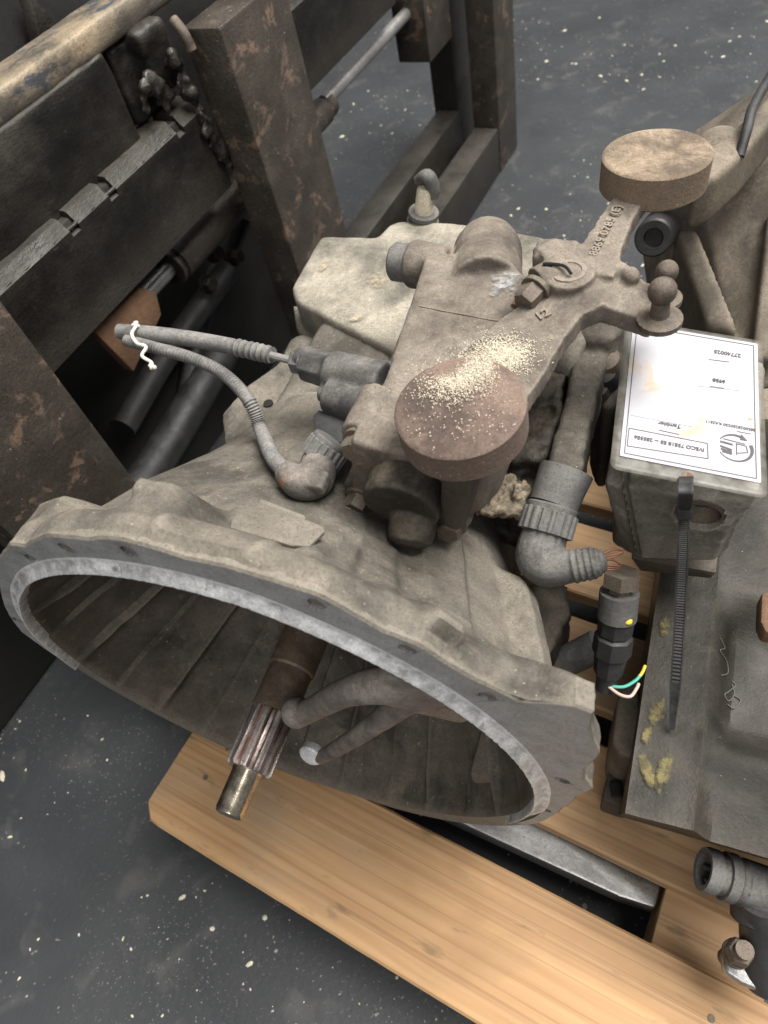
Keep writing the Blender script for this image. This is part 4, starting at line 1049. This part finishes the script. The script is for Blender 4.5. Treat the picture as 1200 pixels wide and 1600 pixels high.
# grey round connector and black pipe with a bolted clamp at the lower right
ca, cb = U(1098, 1357, z=.14), U(1200, 1392, z=.125); d = (cb - ca).normalized()
bm = B(); prof(bm, ca, d, [(.012, .010), (.012, .0115), (.0005, .0125), (0, .0165), (.003, .0175), (.010, .0175), (.0105, .0155), (.016, .0155), (.0165, .0185), (.024, .0190), (.026, .0175), (.030, .0175), (.031, .0182), (.075, .0182), (.076, .016)], 32)
bm2obj('round_connector', bm, 'plastic')
bm = B(); prof(bm, ca + d * .013, d, [(-.004, .006), (-.003, .0075), (0, .0075)], 14)
for k in range(4): a = k * 1.57 + .4; x_, y_ = frame(d); cyl(bm, ca + d * .013 + (x_ * math.cos(a) + y_ * math.sin(a)) * .0082, ca + d * .004 + (x_ * math.cos(a) + y_ * math.sin(a)) * .0082, .0018, None, 8)
bm2obj('connector_core', bm, 'plastic')
bm = B(); cyl(bm, U(1196, 1405, z=.13), U(1200, 1530, z=.07), .020, .020, 24); cyl(bm, U(1190, 1400, z=.12), U(1190, 1440, z=.11), .023, .023, 24, .002); bm2obj('black_pipe', bm, 'black')
bm = B(); prism(bm, [U(x, y, z=.085) for x, y in ((1128, 1490), (1140, 1478), (1165, 1480), (1240, 1520), (1240, 1565), (1200, 1555), (1160, 1538), (1132, 1520))], (0, 0, -.014), .004, 3); bm2obj('pipe_flange', bm, 'blade')
q = U(1150, 1490, z=.086)
bm = B(); hexb(bm, q, (0, 0, 1), .0105, .017, 1.05); bm2obj('flange_nut', bm, 'bolt')
bm = B(); prof(bm, q, (0, 0, 1), [(-.045, .006), (-.040, .007), (.017, .0065)] + [(.017 + i * .0012, .0060 + .0008 * (i % 2)) for i in range(14)], 16); bm2obj('flange_bolt', bm, 'bolt')
bm = B(); prism(bm, [U(x, y, z=.24) for x, y in ((1190, 925), (1215, 920), (1215, 990), (1196, 988), (1188, 970))], (0, 0, -.02), .003); bm2obj('hose_clip', bm, 'rusty')
bm = B(); prism(bm, [U(x, y, z=.33) for x, y in ((1186, 605), (1240, 600), (1240, 655), (1188, 655))], (0, 0, -.05), .004); bm2obj('rear_lug', bm, 'tan')
# worn yellow paint on the casing's left panel, chalk scribble on the right one
def zsurf(x, y):
    p = U(x, y, z=.2); p.x = min(p.x, .3295); p.z = z2(p.x, p.y) + .0024; return p
def blob(cx, cy, rx, ry, rot, seed): return patch('paint_mark', cx, cy, rx, ry, rot, zsurf, 'paint', G2, seed, off=o2)
blob(1012, 1205, 12, 34, -18, 1); blob(1036, 1208, 13, 36, 14, 2); blob(1026, 1115, 14, 24, 8, 3); blob(1010, 1150, 8, 22, 10, 4); blob(1038, 980, 10, 16, 5, 5)
def scribble(pxs):
    bm = B(); P_ = []
    for p in pxs:
        q = U(*p, z=.18); q.z = z2(q.x, q.y) + .0012; P_.append(q)
    tube(bm, P_, .0005, 6, 6); bm2obj('chalk_mark', bm, 'chalk')
scribble([(1120, 1010), (1130, 1018), (1120, 1028), (1134, 1034), (1138, 1050), (1124, 1062)])
scribble([(1146, 1060), (1152, 1066), (1140, 1078), (1132, 1086), (1140, 1092), (1150, 1080), (1146, 1064)])
scribble([(1150, 1082), (1160, 1090), (1150, 1102), (1138, 1098)])

# ------------------------------------------------------------------ the tag and its cable tie
tc_ = V(.2789, .2607, .400); u_ = V(.9797, .0774, -.1848).normalized(); v_ = V(-.0722, .9968, .0348); v_ = (v_ - u_ * v_.dot(u_)).normalized()   # a postcard-size sheet, lower on its right side
tn_ = u_.cross(v_)
def UT(px, py, lift=0):
    d = ray(px, py); return gcam + d * ((tc_ + tn_ * lift - gcam).dot(tn_) / d.dot(tn_))
Wt, Ht = .1037, .1494
TG = empty('tag', GO + GM.transposed() @ tc_, GA, 'laminated white paper tag lying on the square mount of the second gearbox', 'tag')
MT = Matrix((u_, v_, u_.cross(v_))).transposed()            # tag axes in gearbox frame
rollM = MT.to_4x4()
def tst(px, py):
    q = UT(px, py) - tc_; return q.dot(u_), q.dot(v_)
def rrect(w, h, r, n=6):
    out = []
    for cx, cy, a0 in ((w - r, h - r, 0), (-w + r, h - r, 90), (-w + r, -h + r, 180), (w - r, -h + r, 270)):
        for k in range(n + 1): a = R(a0 + 90 * k / n); out.append((cx + r * math.cos(a), cy + r * math.sin(a)))
    return out
def bend(s, t): return .003 * (t / Ht) ** 2
def sheet(name, w, h, r, z, th, mat, par, cx=0, cy=0, hole=None):
    bm = B(); nu, nv = 24, 32; pts = rrect(w, h, r)
    import itertools
    grid = {}
    def inside(s, t):
        dx, dy = max(0, abs(s) - (w - r)), max(0, abs(t) - (h - r))
        k = math.hypot(dx, dy)
        if k > r: dx, dy = dx * r / k, dy * r / k; return math.copysign(min(abs(s), w - r) + dx, s), math.copysign(min(abs(t), h - r) + dy, t)
        return s, t
    for i in range(nu + 1):
        for j in range(nv + 1):
            s, t = inside(-w + 2 * w * i / nu, -h + 2 * h * j / nv); s += cx; t += cy
            grid[i, j] = bm.verts.new(MT @ V(s, t, z + bend(s, t)))
    for i in range(nu):
        for j in range(nv): bm.faces.new((grid[i, j], grid[i + 1, j], grid[i + 1, j + 1], grid[i, j + 1]))
    if th:
        bmesh.ops.recalc_face_normals(bm, faces=bm.faces)
        bmesh.ops.solidify(bm, geom=bm.faces[:], thickness=th)
    return obj(name, bm, mat, par, None)
hs, ht = tst(1070, 748)
sheet('laminate', Wt / 2, Ht / 2, .006, 0, .0007, 'laminate', TG)
pa = [tst(*p) for p in ((988, 502), (1180, 545), (1190, 752), (968, 720))]
pw = (pa[1][0] - pa[0][0] + pa[2][0] - pa[3][0]) / 4; ph = (pa[0][1] - pa[3][1] + pa[1][1] - pa[2][1]) / 4; pcx = sum(p[0] for p in pa) / 4; pcy = sum(p[1] for p in pa) / 4
pap = sheet('paper', pw, ph, .0006, .0012, 0, 'paper', TG, pcx, pcy)
def bar(name, segs, wd_, mat, z=.00150):
    bm = B()
    for (a, b_) in segs:
        a, b_ = V(a[0], a[1], 0), V(b_[0], b_[1], 0); d = b_ - a; L_ = d.length; d.normalize(); s = V(-d.y, d.x, 0) * wd_ / 2; n = max(1, int(L_ / .006)); prev = None
        for k in range(n + 1):
            p = a + d * (L_ * k / n); vv = [bm.verts.new(MT @ V((p + q).x, (p + q).y, z + bend(p.x, p.y))) for q in (s, -s)]
            if prev: bm.faces.new((prev[0], prev[1], vv[1], vv[0]))
            prev = vv
    return obj(name, bm, mat, pap, None)
def loop(pts): return list(zip(pts, pts[1:] + pts[:1]))
m_ = .003
bar('border_line', loop([(pcx - pw + m_, pcy - ph + m_), (pcx + pw - m_, pcy - ph + m_), (pcx + pw - m_, pcy + ph - m_), (pcx - pw + m_, pcy + ph - m_)]), .0006, 'ink')
bar('title_frame', loop([tst(*p) for p in ((982, 671), (1104, 695), (1105, 719), (979, 699))]), .0006, 'ink')
def tag_text(s, px, py, size, mat='ink', bold=0, name='printed_text'):
    s0, t0 = tst(px, py); M4 = rollM @ Matrix.Translation((s0, t0, .00165 + bend(s0, t0))) @ Matrix.Rotation(math.pi, 4, 'Z')
    return text_obj(name, s, size, mat, pap, M4, 0, bold)
tag_text('IVECO 75E18 E5 -- 2855E6', 1044, 695, .0043, bold=.00012)
tag_text('27740025', 1135, 555, .0050, bold=.00012)
tag_text('6958', 1122, 597, .0046, bold=.00018)
tag_text('Tambler', 1045, 666, .0046, bold=.00012)
tag_text('8850028250230 KA2511', 1140, 667, .0034, bold=.00008)
def gl(a, b_, w_=.0010, m='inkgrey'): bar('ruled_line', [(tst(*a), tst(*b_))], w_, m)
gl((1106, 564), (1138, 568), .0006, 'ink'); gl((1086, 604), (1155, 612)); gl((1108, 606), (1130, 609), .0010, 'ink'); gl((985, 650), (1080, 668), .0009); gl((1028, 674), (1060, 681), .0006, 'ink'); gl((1150, 676), (1172, 680), .0006, 'ink')
# printed emblem: a truck front inside a round arrow
ec = tst(1147, 702); er = .0115
def arc(a0, a1, r, w0, w1, n=26):
    bm = B(); prev = None
    for k in range(n + 1):
        t = k / n; a = R(a0 + (a1 - a0) * t); w_ = w0 + (w1 - w0) * t
        vv = [bm.verts.new(MT @ V(ec[0] + (r + q) * math.cos(a), ec[1] + (r + q) * math.sin(a), .0015 + bend(*ec))) for q in (-w_ / 2, w_ / 2)]
        if prev: bm.faces.new((prev[0], prev[1], vv[1], vv[0]))
        prev = vv
    return bm
obj('emblem_arrow', arc(25, -150, er, .0026, .0006), 'ink', pap, None)
bm = arc(150, 70, er, .0007, .0019); a = R(52)
vs = [bm.verts.new(MT @ V(ec[0] + r * math.cos(R(t)), ec[1] + r * math.sin(R(t)), .0015 + bend(*ec))) for r, t in ((er - .0026, 68), (er + .0026, 72), (er + .0004, 44))]; bm.faces.new(vs)
obj('emblem_arrow', bm, 'ink', pap, None)
e_ = lambda x, y: (ec[0] + x, ec[1] + y)
bar('emblem_truck', [(e_(-.010, .0035), e_(-.0015, .0025)), (e_(-.010, -.0005), e_(-.002, -.0025)), (e_(-.0095, -.003), e_(-.002, -.0045)), (e_(-.0085, -.005), e_(-.002, -.006))], .0016, 'ink')
bar('emblem_truck', loop([e_(.001, .004), e_(.0075, .0035), e_(.0085, -.002), e_(.001, -.0045)]) + [(e_(.001, .0045), e_(.001, -.006)), (e_(-.008, .0065), e_(.007, .005))], .0007, 'ink')
# hole at the tag's edge
bm = B(); c = MT @ V(hs, ht, .0012 + bend(hs, ht)); prof(bm, c - V(0, 0, .0024), (0, 0, 1), [(0, .0052), (.0018, .0052)], 20); obj('punched_hole', bm, 'rusty', TG, None)
# cable tie
ZTI = empty('cable_tie', GO + GM.transposed() @ tc_, GA, 'long black cable tie through the tag with its tail hanging down', 'cable tie')
def strap(pts, w_, th, name, ridged):
    P_ = spl([p - tc_ for p in pts], 40); bm = B(); rows_ = []; n = len(P_)
    for i, p in enumerate(P_):
        d = (P_[min(i + 1, n - 1)] - P_[max(i - 1, 0)]).normalized(); tocam = ((gcam - tc_) - p).normalized(); s = d.cross(tocam).normalized(); nn = s.cross(d)
        ww = w_ * (1 if i < n * .86 else max(.45, 1 - (i - n * .86) / (n * .14) * .55)); r_ = (.00055 if (i % 2 and i < n * .84 and ridged) else 0)
        q = [p - s * ww - nn * th, p - s * ww + nn * th, p - s * ww * .72 + nn * (th + .0001), p - s * ww * .66 + nn * (th - r_), p + s * ww * .66 + nn * (th - r_), p + s * ww * .72 + nn * (th + .0001), p + s * ww + nn * th, p + s * ww - nn * th]
        rows_.append([bm.verts.new(x) for x in q])
    for A_, B_ in zip(rows_, rows_[1:]):
        for k in range(8): bm.faces.new((A_[k], A_[(k + 1) % 8], B_[(k + 1) % 8], B_[k]))
    bm.faces.new(rows_[0]); bm.faces.new(rows_[-1][::-1]); return obj(name, bm, 'black', ZTI, 30)
strap([U(1069, 801, z=.364), U(1067, 860, z=.338), U(1064, 930, z=.302), U(1059, 1020, z=.262), U(1050, 1140, z=.2065)], .0042, .0007, 'tail', True)
strap([UT(1072, 746, .003), UT(1072, 754, .006), UT(1071, 775, .004), U(1070, 800, z=.366)], .0046, .0009, 'loop', False)
bm = B(); q = U(1070, 798, z=.369) - tc_; dd = (U(1069, 830, z=.352) - U(1071, 780, z=.378)).normalized(); s_ = V(1, 0, 0); s_ = (s_ - dd * s_.dot(dd)).normalized(); n_ = s_.cross(dd)
box(bm, (-.0052, -.0055, -.0035), (.0052, .0055, .0035), .0012, 2, Matrix.Translation(q) @ Matrix((s_, dd, n_)).transposed().to_4x4()); obj('head', bm, 'black', ZTI)
